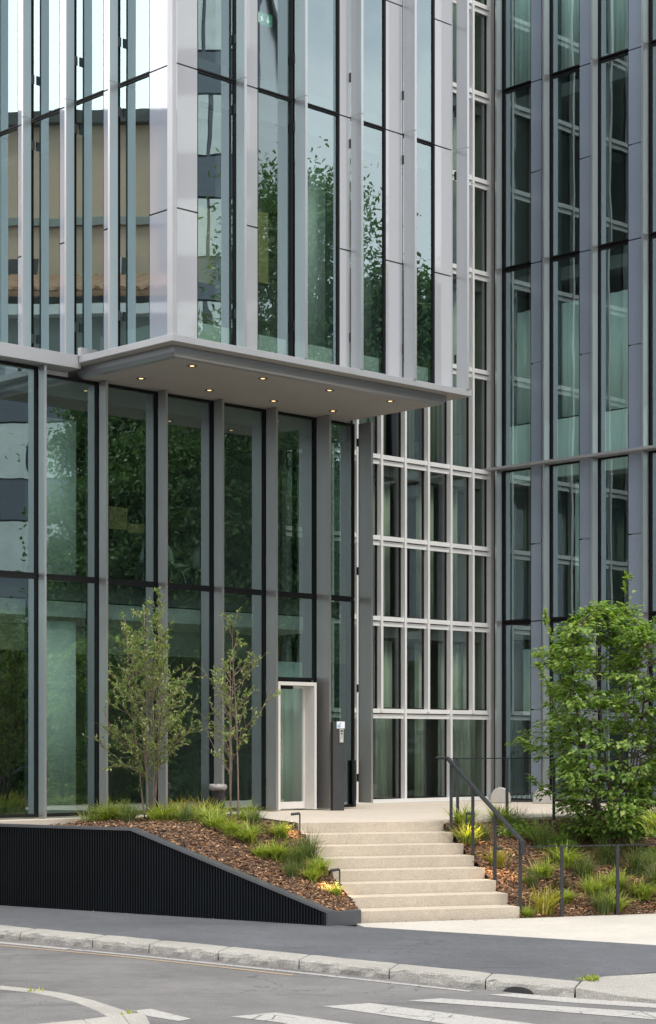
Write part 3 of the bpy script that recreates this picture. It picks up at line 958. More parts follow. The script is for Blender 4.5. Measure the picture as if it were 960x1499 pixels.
# soffit sheet runs back above the wing's glass
p[2] = W(1.68, -0.06, 6.885); p[3] = W(UC + 0.30, -0.06, 6.885)
mb.extrude(p, (0, 0, 0.02))
soff = mb.build('soffit', 'soffit', box)
dl_px = [(-3.42, 0.62), (-3.38, 1.98), (-2.28, 0.65), (-2.1, 1.98)]
for u in (-3.42, -2.02, -0.66, 0.72):
    pass
def inv(x, y, z):
    Y = (1.14 - z) * 2800 / (y - 1090)
    d = Vector(((x - 480) / 2800 * Y, Y)) - O
    return d.dot(A), d.dot(N)
DL = [(-3.44, 0.71), (-3.50, 2.03), (-2.02, 0.69), (-2.06, 2.03), (-0.62, 0.69), (-0.61, 2.03), (0.76, 0.69), (0.80, 2.03)]
for (u, v) in DL:
    c = W(u, v, 6.884)
    ring = MB()
    seg = 20
    vs = []
    for rr, zz in ((0.075, 6.8835), (0.075, 6.879), (0.048, 6.879), (0.048, 6.8835)):
        vs += [Vector((c.x + rr * math.cos(2 * math.pi * j / seg), c.y + rr * math.sin(2 * math.pi * j / seg), zz)) for j in range(seg)]
    fs = []
    for i in range(3):
        for j in range(seg):
            a, b = i * seg + j, i * seg + (j + 1) % seg
            fs.append((a, b, b + seg, a + seg))
    ring.add(vs, fs)
    d = ring.build('downlight', 'black', box)
    lm = MB()
    lm.add([Vector((c.x + 0.034 * math.cos(2 * math.pi * j / seg), c.y + 0.034 * math.sin(2 * math.pi * j / seg), 6.881)) for j in range(seg)], [tuple(range(seg))])
    lm.build('bulb', 'lamp', d)
# inside
for z in (7.08, Z1 - 0.55, Z2 - 0.55):
    MB().box(FB, -4.0, 2.0, -7.5, -0.35, z, z + 0.14).build('floor_slab', 'slab', box)
for z in (Z1 - 0.40, Z2 - 0.40):
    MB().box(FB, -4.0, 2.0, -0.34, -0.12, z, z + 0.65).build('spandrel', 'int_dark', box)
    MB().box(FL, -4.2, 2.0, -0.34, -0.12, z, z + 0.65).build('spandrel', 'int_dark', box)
MB().box(FB, -4.0, 2.0, -0.20, -0.12, ZF + .01, 7.52).build('upstand', 'bulkhead', box)
MB().box(FL, 0.3, 2.1, -0.20, -0.12, ZF + .01, 7.52).build('upstand', 'bulkhead', box)
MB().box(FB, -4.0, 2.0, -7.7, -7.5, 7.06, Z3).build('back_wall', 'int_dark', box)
MB().box(FB, 2.0, 2.1, -7.7, -0.06, 7.06, Z3).build('side_wall', 'int_wall', box)
MB().box(FB, -4.0, 2.1, -7.7, -0.06, Z3 + 0.0, Z3 + 0.3).build('roof', 'roof_dark', box)
MB().box(FL, -4.8, -4.1, -3.0, 0.0, 7.06, Z3).build('side_wall', 'int_wall', box)
for u in (-1.9,):
    MB().box(FB, u, u + 0.35, -1.6, -1.25, 7.2, Z3).build('column', 'int_white', box)

# ------------------------------------------------------------------ C: recessed block with pale frames
FC = Fr('A', -1.86)
blk = thing('framed_block', W(5.9, -1.86, 0), 'recessed block with a fine grid of pale metal window frames', 'building')
rows = [0.0, 1.80, 3.60, 5.17, 6.75, 8.80, 10.83, 12.72, 14.5, 16.32, 18.2]
mull = [4.42 - 0.665 * kk for kk in range(4, 0, -1)] + [4.42 + 0.665 * kk for kk in range(0, 5)]
mull = [1.76, 2.425, 3.09, 3.755, 4.42, 5.085, 5.75, 6.415, 7.08, 7.63]
for i, u in enumerate(mull):
    w = 0.058
    half = i % 2 == 0 and i != len(mull) - 1     # narrow posts stop above the wide ground floor windows
    z0 = 1.78 if half and u not in (1.76,) else 0.02
    if u == 7.63: w = 0.15
    mb = MB()
    zz = [z0] + [z for z in (5.0, 8.6, 12.6, 16.2) if z > z0] + [18.2]
    for a, b in zip(zz, zz[1:]):
        mb.box(FC, u, u + w, -0.03, 0.105, a + 0.003, b - 0.003)
    mb.build('mullion', 'white_frame', blk)
for z in rows[1:]:
    MB().box(FC, 1.70, 7.78, -0.03, 0.082, z - 0.042, z + 0.042).build('transom', 'white_frame', blk)
    MB().box(FC, 1.70, 7.66, 0.010, 0.050, z - 0.145, z - 0.062).build('blind_box', 'white_frame', blk)
MB().box(FC, 1.70, 7.70, -0.05, 0.12, 0.003, 0.075).build('plinth', 'white_frame', blk)
for r_ in range(len(rows) - 1):
    z0, z1 = rows[r_] + 0.042, rows[r_ + 1] - 0.042
    if r_ == 0:
        z0 = 0.076
        spans = [(1.82, 2.425), (2.483, 3.755), (3.813, 5.085), (5.143, 6.415), (6.473, 7.63)]
    else:
        spans = [(mull[i] + 0.058, mull[i + 1]) for i in range(len(mull) - 1)]
    for a, b in spans:
        window(blk, FC, a + .002, b - .002, z0, z1, 0.02, 0.025, 0.025, 0.03, 'glass_plain', -0.05, -0.004, 'black_frame', -0.02)
for z in (3.25, 6.42, 10.5, 14.15, 18.0):
    MB().box(FC, 1.7, 7.6, -6.0, -0.12, z, z + 0.28).build('floor_slab', 'slab', blk)
MB().box(FC, 1.5, 7.6, -6.2, -6.0, 0, 18.3).build('back_wall', 'int_wall', blk)
MB().box(FC, 1.5, 1.69, -6.0, 0.10, 0.0, 18.3).build('side_wall', 'white_frame', blk)
MB().box(FC, 7.62, 7.70, -6.0, -0.1, 0.0, 18.3).build('side_wall', 'int_wall', blk)
MB().box(FC, 1.5, 9.0, -6.2, 0.0, 18.31, 18.6).build('roof', 'roof_dark', blk)

# ------------------------------------------------------------------ B: right wing
FW = Fr('B', 7.71)
wing = thing('side_wing', W(7.71, 1.4, 0), 'tall right wing of teal glass strips, blue grey panels and slim fins', 'building')
ZB = [0.02, 3.64, 6.78, 10.88, 14.55, 18.2]
zmid = [0.02, 1.85, 3.64, 5.2, 6.78, 8.85, 10.88, 12.72, 14.55, 16.4, 18.2]
bays = [(-1.46, -0.72, -0.45), (-0.21, 0.53, 0.82), (1.00, 1.73, 2.05), (2.24, 2.97, 3.28), (3.48, 4.2, 4.5)]
for (g0, g1, p1) in bays:
    panel(wing, FW, g1, p1, zmid, 'panel_B')
    for z0, z1 in zip(ZB, ZB[1:]):
        window(wing, FW, g0, g1 + 0.0, z0 + (0.03 if z0 > 0.1 else 0), z1 - 0.03, 0.018, 0.02, 0.025, 0.025, 'glass_wing', jamb=-0.30)
tr_ = MB()
for z in ZB[1:-1]:
    MB().box(FW, -1.50, 4.5, -0.06, -0.03, z - 0.035, z + 0.035).build('transom', 'black_frame', wing)
fz = [0.02, 3.64, 6.76]
for s in (-1.51, -0.25, 0.97, 2.19, 3.43, 4.53):
    mb_b = (0.6, 2.4, 4.2, 6.2, 7.5, 9.9, 11.6, 13.8)
    fin(wing, FW, s - 0.02, 0.035, 0.20, [0.02, 3.64, 6.755], 0.045, 'fin', mb_b[:4])
    fin(wing, FW, s - 0.02, 0.035, 0.20, [6.815, 10.88, 14.55, 18.2], 0.045, 'fin', mb_b[4:])
fill = MB()
for (a, b) in ((-1.75, -1.46), (-0.45, -0.21), (0.82, 1.0), (2.05, 2.24), (3.28, 3.48), (4.5, 4.6)):
    fill.box(FW, a + .001, b - .001, -0.08, -0.02, 0.02, 18.2)
fill.build('filler_strip', 'black_frame', wing)
MB().box(FW, -1.72, 4.62, -0.02, 0.30, 6.76, 6.81).build('ledge', 'fascia', wing)
for z in (3.30, 6.45, 10.5, 14.2, 17.9):
    MB().box(FW, -1.7, 4.5, -6.0, -0.30, z, z + 0.26).build('floor_slab', 'slab', wing)
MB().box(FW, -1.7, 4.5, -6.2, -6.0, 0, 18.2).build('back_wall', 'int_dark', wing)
MB().box(FW, 4.5, 4.6, -6.2, -0.09, 0, 18.2).build('end_wall', 'panel_N', wing)
MB().box(FW, -1.8, -1.7, -6.2, -0.09, 0, 18.2).build('side_wall', 'int_wall', wing)
MB().box(FW, -1.8, 4.6, -6.2, 0.0, 18.21, 18.5).build('roof', 'roof_dark', wing)
for z in ZB[1:-1]:
    MB().box(FW, -1.48, 4.5, -0.32, -0.16, z - 0.25, z + 0.90).build('spandrel', 'curtain_teal', wing) if z == 6.78 else None
for v in (-0.95, 0.30, 1.5, 2.75):
    MB().box(FW, v, v + 0.22, -0.62, -0.40, 0.0, 17.9).build('column', 'int_white', wing)

# ------------------------------------------------------------------ curtains and things behind the glass
gC = 'pale curtains behind the framed block windows'
names = ['ground floor', 'first floor', 'second floor', 'third floor', 'fourth floor']
zc = [(0.09, 3.2), (3.6, 6.4), (6.8, 10.45), (10.9, 14.1), (14.6, 17.9)]
segs = [[(2.0, 3.5), (4.62, 5.15), (5.75, 6.05), (6.45, 7.55)], [(2.0, 4.3), (4.55, 5.02), (5.8, 6.3), (6.6, 7.0)], [(2.0, 4.9), (5.4, 5.75), (6.0, 7.5)], [(6.6, 7.2)], [(6.6, 7.4)]]
posn = ['left', 'second', 'third', 'right hand']
for fi, (zr, sg) in enumerate(zip(zc, segs)):
    for si, (a, b) in enumerate(sg):
        where = ['behind the grey end blade', 'in the middle windows', 'near the dark window gap', 'next to the corner with the wing'][si] if len(sg) > 2 else 'next to the corner with the wing'
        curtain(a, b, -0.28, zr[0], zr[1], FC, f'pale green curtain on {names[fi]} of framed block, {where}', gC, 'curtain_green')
gW = 'teal curtains behind the side wing windows'
curtain(-1.45, 4.4, -0.36, 14.75, 17.8, FW, 'teal curtain drawn across the topmost visible windows of the wing', gW, 'curtain_teal')
curtain(-1.40, 4.4, -0.36, 7.75, 10.05, FW, 'teal blind lowered across the wing windows just above the ledge', gW, 'curtain_teal', 0.02, 0.3)
curtain(0.15, 0.75, -0.34, 3.75, 6.4, FW, 'narrow teal curtain in second wing bay just below the ledge', gW, 'curtain_teal')
curtain(-1.25, -0.6, -0.36, 1.75, 3.1, FW, 'teal roller blind in the lowest wing window by the corner', gW, 'curtain_teal', 0.008, 0.4)
curtain(0.0, 0.75, -0.36, 0.05, 3.2, FW, 'teal curtain in low wing window behind the leafy shrub', gW, 'curtain_teal')
gA = 'pale screens behind the entrance wing glass'
curtain(-4.72, -3.86, -0.42, 0.05, 3.1, FA, 'pale green translucent screen behind ground floor glass left of the slender trees', gA, 'curtain', 0.006, 0.6, 'window_screen', 'screen')
curtain(-4.80, -3.86, -0.42, 3.72, 6.3, FA, 'pale green screen behind upper glass of entrance wing, left bay', gA, 'curtain', 0.006, 0.6, 'window_screen', 'screen')
curtain(0.20, 1.15, -0.42, 0.03, 2.6, FA, 'pale folded curtain hanging inside the white framed entrance door', gA, 'curtain_teal', 0.03, 0.22)
gBx = 'pale partitions behind the overhanging block glass'
curtain(-0.90, -0.10, -0.55, 7.25, 10.75, FB, 'large pale green partition behind middle window of overhanging block', gBx, 'curtain', 0.003, 0.7, 'partition', 'partition')
curtain(0.28, 0.95, -0.55, 7.25, 10.65, FB, 'pale green partition behind fourth front window of overhanging block', gBx, 'curtain', 0.003, 0.7, 'partition', 'partition')
curtain(1.55, 2.0, -0.75, 7.25, 10.8, FB, 'pale green partition behind the last front window of overhanging block', gBx, 'curtain_teal', 0.003, 0.7, 'partition', 'partition')
def board(fr, s0, s1, d, z0, z1, label):
    mb = MB().box(fr, s0, s1, d - 0.03, d, z0, z1)
    tag(mb.build('pinboard', 'cork', loc=fr((s0 + s1) / 2, d, z0), bevel=0.004), label, 'pinboard', 'yellow pinboards behind the glass')
board(FA, -3.22, -2.85, -0.40, 4.64, 5.00, 'tall yellow pinboard behind upper glass above the slender tree')
board(FA, -2.83, -2.46, -0.40, 4.61, 4.76, 'low wide yellow pinboard beside taller one behind upper glass')
board(FB, -3.15, -2.79, -0.55, 8.27, 9.43, 'wide yellow pinboard in first front window of overhanging block')
board(FB, -1.91, -1.69, -0.55, 8.47, 9.60, 'narrow yellow pinboard in second front window of overhanging block')
# exit sign
ex = thing('exit_sign', FB(-1.46, -0.9, 12.8), 'green and white emergency exit sign behind the upper glass', 'sign')
e0, e1, ez0, ez1 = -1.63, -1.29, 12.76, 12.95
MB().box(FB, e0, e1, -0.93, -0.90, ez0, ez1).build('plate', 'exit_green', ex)
mb = MB()
def pg(pts):
    mb.extrude([FB(e0 + x, -0.899, ez0 + y) for x, y in pts], FB(0, 0.002, 0) - FB(0, 0, 0))
pg([(0.015, 0.015), (0.06, 0.015), (0.06, 0.165), (0.015, 0.165)])
pg([(0.085, 0.03), (0.10, 0.03), (0.115, 0.075), (0.135, 0.05), (0.15, 0.06), (0.13, 0.10), (0.125, 0.125), (0.10, 0.125), (0.08, 0.10), (0.09, 0.09), (0.10, 0.105)])
pg([(0.118, 0.135), (0.135, 0.135), (0.135, 0.152), (0.118, 0.152)])
pg([(0.235, 0.15), (0.255, 0.15), (0.255, 0.09), (0.285, 0.09), (0.245, 0.03), (0.205, 0.09), (0.235, 0.09)])
mb.build('pictogram', 'exit_white', ex)
# shell chairs upstairs
def shell_chair(u, v, z, rot, label):
    t = thing('shell_chair', W(u, v, z), label, 'chair', 'white shell chairs behind upper glass')
    c = W(u, v, z); rm = Matrix.Rotation(rot, 3, 'Z')
    P = lambda x, y, zz: c + rm @ Vector((x, y, zz))
    prof = [(0.24, 0.44), (0.12, 0.42), (-0.05, 0.42), (-0.17, 0.45), (-0.22, 0.55), (-0.25, 0.70), (-0.27, 0.85)]
    wid = [0.19, 0.22, 0.23, 0.24, 0.24, 0.22, 0.13]
    vs, fs = [], []
    for (y, zz), w in zip(prof, wid):
        for j in range(7):
            s = -1 + 2 * j / 6
            vs.append(P(w * s, y + 0.05 * s * s * (1 if zz > 0.5 else 0), zz + 0.035 * s * s * (1 if zz < 0.5 else 0)))
    for i in range(len(prof) - 1):
        for j in range(6):
            a = i * 7 + j
            fs.append((a, a + 1, a + 8, a + 7))
    mb = MB(); mb.add(vs, fs)
    s = mb.build('seat_shell', 'chair', t, smooth=True)
    sm = s.modifiers.new('thickness', 'SOLIDIFY'); sm.thickness = 0.02
    for x, y in ((-1, -1), (1, -1), (-1, 1), (1, 1)):
        MB().tube([P(0.12 * x, 0.1 * y, 0.42), P(0.21 * x, 0.21 * y, 0.0)], 0.012, 6).build('leg', 'steel', t)
shell_chair(-2.15, -0.75, 3.70, 0.6, 'white shell chair behind upper glass right of the pinboards')
shell_chair(-1.55, -0.85, 3.70, -0.8, 'white shell chair turned aside next to the grey fin upstairs')
shell_chair(-0.95, -0.75, 3.70, 0.3, 'white shell chair behind upper glass between third and fourth fins under overhang')
shell_chair(5.35, 0.9 - 2.9, 3.70, 0.3, 'white shell chair behind the framed block glass') if False else None

# ------------------------------------------------------------------ stair handrail, guard rails, low fence
def gz(P): return bed_z(P.x, P.y, ST)
hr = thing('stair_handrail', (BR.x, BR.y, ST), 'dark grey sloping handrail on four posts along the right of the stairs', 'handrail')
rail_off = SD * 0.05
hp = []
for t in (0.07, 0.37, 0.66, 0.97):
    p = TR.lerp(BR, t) + rail_off
    hp.append(p)
zt = lambda t: 0.88 - (t - 0.07) / 0.90 * 1.02
for p, t in zip(hp, (0.07, 0.37, 0.66, 0.97)):
    b = bed_z(p.x, p.y, -1.1)
    MB().beam((p.x, p.y, b - 0.15), (p.x, p.y, zt(t) - 0.01), 0.045, 0.05).build('post', 'rail', hr, bevel=0.003)
p0 = TR.lerp(BR, 0.02) + rail_off
p1 = TR.lerp(BR, 1.0) + rail_off
mb = MB()
mb.beam((p0.x, p0.y, zt(0.02)), (p1.x, p1.y, zt(1.0)), 0.05, 0.045)
pl = p0 - SD * 0.17 + UD * 0.05
mb.beam((pl.x, pl.y, zt(0.02) + 0.016), (p0.x + 0.01, p0.y - 0.01, zt(0.02) + 0.012), 0.06, 0.022)
mb.beam((p1.x, p1.y, zt(1.0) + 0.024), (p1.x, p1.y, zt(1.0) - 0.16), 0.055, 0.07)
mb.build('rail', 'rail', hr, bevel=0.003)
gr = thing('terrace_guard', (TR.x, TR.y, 0), 'thin dark guard rail on slim posts along the terrace edge', 'railing')
for d in (0.32, 1.45, 2.58, 3.71, 4.84, 5.97):
    p = TR + A * d
    MB().beam((p.x, p.y, -0.12), (p.x, p.y, 0.92), 0.045, 0.05).build('post', 'rail', gr, bevel=0.003)
a, b = TR + A * (-0.1), TR + A * 6.0
MB().beam((a.x, a.y, 0.93), (b.x, b.y, 0.93), 0.045, 0.014).build('rail', 'rail', gr)
lf_ = thing('low_fence', (3.21, 25.7, ST), 'low dark metal fence with thin top rail before the mulch bed', 'fence')
base = BR + SD * 0.02 - UD * 0.03
for d in (0.62, 1.46, 2.30, 3.14, 3.98):
    p = BR + SD * d - UD * 0.02
    MB().beam((p.x, p.y, ST - 0.05), (p.x, p.y, -0.245), 0.045, 0.045).build('post', 'rail', lf_, bevel=0.003)
a, b = BR + SD * 0.05 - UD * 0.02, BR + SD * 4.0 - UD * 0.02
MB().beam((a.x, a.y, -0.24), (b.x, b.y, -0.24), 0.04, 0.014).build('rail', 'rail', lf_)

# ------------------------------------------------------------------ intercom pillar
ip = thing('intercom_pillar', W(0.98, 0.56, 0), 'charcoal intercom pillar with white plate and steel call panel', 'intercom')
FP = Fr('A', 0.60)
IU = 0.90
class Rot:
    def __init__(self, c, ang):
        self.c, self.r = c, Matrix.Rotation(ang, 3, 'Z')
    def __call__(self, x, y, z): return self.c + self.r @ Vector((x, y, z))
IP = Rot(W(0.98, 0.56, 0), R(14))
MB().box(IP, -0.10, 0.10, -0.12, 0.07, 0.0, 1.535).build('pillar_body', 'pillar', ip, bevel=0.005)
pl_ = MB().box(IP, -0.035, 0.108, -0.128, -0.1205, 1.42, 1.54).build('name_plate', 'white_plastic', ip)
MB().box(IP, -0.025, 0.03, -0.1295, -0.1285, 1.435, 1.485).build('blue_mark', 'blue_print', pl_)
MB().box(IP, 0.0, 0.05, -0.1295, -0.1285, 1.492, 1.51).build('blue_mark', 'blue_print', pl_)
cpn = MB().box(IP, 0.012, 0.085, -0.14, -0.1205, 1.175, 1.405).build('call_panel', 'steel', ip, bevel=0.004)
MB().box(IP, 0.036, 0.060, -0.146, -0.1405, 1.315, 1.340).build('camera_eye', 'black', cpn, bevel=0.004)
MB().box(IP, 0.030, 0.068, -0.143, -0.1405, 1.36, 1.395).build('speaker_slot', 'dark_bracket', cpn)
MB().box(IP, 0.036, 0.062, -0.145, -0.1405, 1.205, 1.225).build('call_button', 'white_plastic', cpn)

# ------------------------------------------------------------------ litter bin
bn_p = W(-1.85, 0.70, 0)
lb = thing('litter_bin', bn_p, 'dark litter bin with pale bag rim behind the smaller slender tree', 'bin')
def lathe(c, prof, seg=20):
    mb = MB()
    vs = []
    for r_, z in prof:
        vs += [Vector((c.x + r_ * math.cos(2 * math.pi * j / seg), c.y + r_ * math.sin(2 * math.pi * j / seg), c.z + z)) for j in range(seg)]
    fs = []
    for i in range(len(prof) - 1):
        for j in range(seg):
            a, b = i * seg + j, i * seg + (j + 1) % seg
            fs.append((a, b, b + seg, a + seg))
    fs.append(tuple(range(seg))[::-1])
    fs.append(tuple((len(prof) - 1) * seg + j for j in range(seg)))
    mb.add(vs, fs)
    return mb
lathe(bn_p, [(0.11, 0.0), (0.115, 0.06), (0.115, 0.42), (0.12, 0.44), (0.10, 0.44)]).build('bin_body', 'black', lb, smooth=True)
bagm = lathe(bn_p, [(0.118, 0.40), (0.14, 0.42), (0.15, 0.455), (0.135, 0.49), (0.11, 0.50), (0.09, 0.47)], 28)
for p in bagm.v:
    p += Vector((0.014 * mnoise.noise(p * 22), 0.014 * mnoise.noise(p * 25 + Vector((3, 0, 0))), 0.018 * mnoise.noise(p * 20)))
bagm.build('bag', 'bag', lb, smooth=True)

# ------------------------------------------------------------------ path lights
def path_light(x, y, h, ang, label, watt=16.0):
    z = bed_z(x, y, -0.3)
    t = thing('path_light', (x, y, z), label, 'path light', 'small hooked path lights in the beds')
    MB().beam((x, y, z - 0.05), (x, y, z + h), 0.022, 0.022).build('stem', 'rail', t)
    dxx, dyy = math.cos(ang), math.sin(ang)
    hd = MB()
    hd.tube([(x + dxx * 0.005, y + dyy * 0.005, z + h), (x + dxx * 0.13, y + dyy * 0.13, z + h - 0.012)], 0.02, 10)
    hd.build('lamp_head', 'rail', t)
    ld_ = bpy.data.lights.new('path_bulb', 'SPOT')
    ld_.spot_size = R(125)
    ld_.spot_blend = 0.8
    ld_.energy = watt
    ld_.color = (1.0, 0.62, 0.30)
    ld_.shadow_soft_size = 0.0
    lo = bpy.data.objects.new('path_bulb', ld_)
    COL.objects.link(lo)
    lo.parent = t
    lo.location = (dxx * 0.12, dyy * 0.12, h - 0.05)
LA = math.atan2(-SD.y, -SD.x)
RA = math.atan2(SD.y, SD.x)
p = TL.lerp(BL, 0.10) - SD * 0.06; path_light(p.x, p.y, 0.34, LA, 'small dark hooked path light left of the upper steps')
p = TL.lerp(BL, 0.78) - SD * 0.09; path_light(p.x, p.y, 0.32, LA, 'small dark hooked path light left of the lower steps')
p = TR.lerp(BR, 0.22) + SD * 0.12; path_light(p.x, p.y, 0.45, RA, 'thin hooked path light beside the top handrail posts')
p = TR.lerp(BR, 0.60) + SD * 0.10; path_light(p.x, p.y, 0.42, RA, 'thin hooked path light beside third handrail post')

# ------------------------------------------------------------------ bike stands
def half_dome(c, label, ang):
    r_ = Matrix.Rotation(ang, 3, 'Z')
    pts = [Vector((0.20 * math.cos(math.pi * i / 24), 0, 0.31 * math.sin(math.pi * i / 24) ** 0.75)) for i in range(25)]
    mb = MB()
    P = [c + r_ @ (p + Vector((0, -0.07, 0))) for p in pts]
    mb.extrude(P, r_ @ Vector((0, 0.14, 0)))
    o = mb.build('bike_stand_block', 'concrete_white', loc=c, bevel=0.02)
    return tag(o, label, 'concrete block', 'half round concrete blocks of the bike rack')
b1 = Vector((3.36, 37.25, 0)); b2 = Vector((4.17, 37.05, 0))
half_dome(b1, 'half round white concrete block beside the corner of the two facades', R(-14))
half_dome(b2, 'half round white concrete block partly behind the leafy shrub', R(-14))
rk = thing('bike_rack', b1.lerp(b2, 0.5), 'low dark wire bike rack between two concrete blocks', 'bike rack')
d = (b2 - b1).normalized()
mb = MB()
mb.beam(b1 + d * 0.19 + Vector((0, 0, 0.04)), b2 - d * 0.19 + Vector((0, 0, 0.04)), 0.05, 0.03)
mb.build('base_bar', 'rail', rk)
perp = Vector((-d.y, d.x, 0))
for i in range(4):
    c = b1 + d * (0.22 + 0.10 * i)
    MB().tube([c + Vector((0, 0, 0.05)), c + Vector((0, 0, 0.2)) + d * 0.03, c + Vector((0, 0, 0.21)) + d * 0.10, c + d * 0.09 + Vector((0, 0, 0.06)) - perp * 0.1], 0.007, 6).build('loop', 'rail', rk, smooth=True)

# ------------------------------------------------------------------ vegetation
def leaf(mb, p, d, up, L, wd, fold=0.25, tip=0.15):
    """one folded pointed leaf: base p, pointing d"""
    d = d.normalized()
    x = d.cross(up)
    x = x.normalized() if x.length > 1e-4 else Vector((1, 0, 0))
    n = x.cross(d).normalized()
    a = p
    m = p + d * (L * 0.5) - n * (L * 0.03)
    e = p + d * L - n * (L * tip)
    l = p + d * (L * 0.42) + x * (wd / 2) + n * (wd * fold)
    r = p + d * (L * 0.42) - x * (wd / 2) + n * (wd * fold)
    mb.add([a, l, e, r, m], [(0, 4, 1), (1, 4, 2), (0, 3, 4), (3, 2, 4)])

def rv(s=1.0):
    while True:
        v = Vector((rnd.uniform(-1, 1), rnd.uniform(-1, 1), rnd.uniform(-1, 1)))
        if 0.05 < v.length < 1: return v.normalized() * s

def branch_path(p, d, L, n, wob, lift):
    pts = [p.copy()]
    d = d.normalized()
    for i in range(n):
        d = (d + rv(wob) + Vector((0, 0, lift))).normalized()
        pts.append(pts[-1] + d * (L / n))
    return pts

def slender_tree(x, y, h, spread, nstems, nbr, label, seed, density, up=0.35, low=0.22, lean=0.10):
    global rnd
    keep = rnd
    rnd = random.Random(seed)
    z = bed_z(x, y, -0.05)
    t = thing('slender_tree', (x, y, z), label, 'tree', 'young multi stem trees by the glass')
    tr, cr_ = MB(), MB()
    base = Vector((x, y, z - 0.05))
    for si in range(nstems):
        a = 2 * math.pi * si / nstems + rnd.uniform(-.4, .4)
        hh = h * (1.0 if si == 0 else rnd.uniform(0.72, 0.98))
        d = Vector((math.cos(a) * lean * (0.4 if si == 0 else 1), math.sin(a) * lean, 1))
        pts = branch_path(base + Vector((math.cos(a) * .06, math.sin(a) * .06, 0)), d, hh, 14, 0.055, 0.05)
        tr.tube(pts, 0.015, 7, 0.003)
        for b in range(nbr):
            f = low + (0.97 - low) * (b + rnd.random()) / nbr
            i = int(f * 14)
            q = pts[i].lerp(pts[min(i + 1, 14)], f * 14 - i)
            az = rnd.uniform(0, 2 * math.pi)
            Lb = spread * (0.35 + 0.9 * math.sin(math.pi * min(1, 0.12 + 0.86 * f)) ** 1.0) * rnd.uniform(0.45, 1.0) * (0.55 + 0.45 * (1 - f))
            bd = Vector((math.cos(az), math.sin(az), up + 0.5 * f + rnd.uniform(-.1, .3)))
            bp = branch_path(q, bd, Lb, 7, 0.16, 0.05)
            tr.tube(bp, 0.007, 5, 0.002, cap=False)
            twigs = [bp]
            for k2 in range(5):
                j = rnd.randrange(2, 7)
                tw = branch_path(bp[j], (bp[j] - bp[j - 1]) + rv(0.09), Lb * rnd.uniform(.2, .42), 4, .2, .05)
                tr.tube(tw, 0.0035, 4, 0.0015, cap=False)
                twigs.append(tw)
            for tw in twigs:
                for j in range(1, len(tw)):
                    if rnd.random() > density: continue
                    for _ in range(rnd.choice((1, 2, 3, 3))):
                        q2 = tw[j - 1].lerp(tw[j], rnd.random()) + rv(0.008)
                        ld = ((tw[j] - tw[j - 1]).normalized() + rv(0.9) + Vector((0, 0, .15)))
                        leaf(cr_, q2, ld, Vector((0, 0, 1)) + rv(.5), rnd.uniform(.045, .085), rnd.uniform(.022, .038))
    tr.build('trunk', 'bark', t, smooth=True, recalc=False)
    cr_.build('crown', 'leaf_tree', t, recalc=False)
    rnd = keep
    return t
slender_tree(-2.66, 28.55, 3.50, 0.95, 6, 22, 'taller denser multi stem young tree in the left bed', 11, 0.66, lean=0.13)
slender_tree(-1.40, 28.15, 3.05, 1.15, 3, 13, 'shorter sparse young tree with open branches in the left bed', 23, 0.44, 0.7, 0.30, lean=0.10)

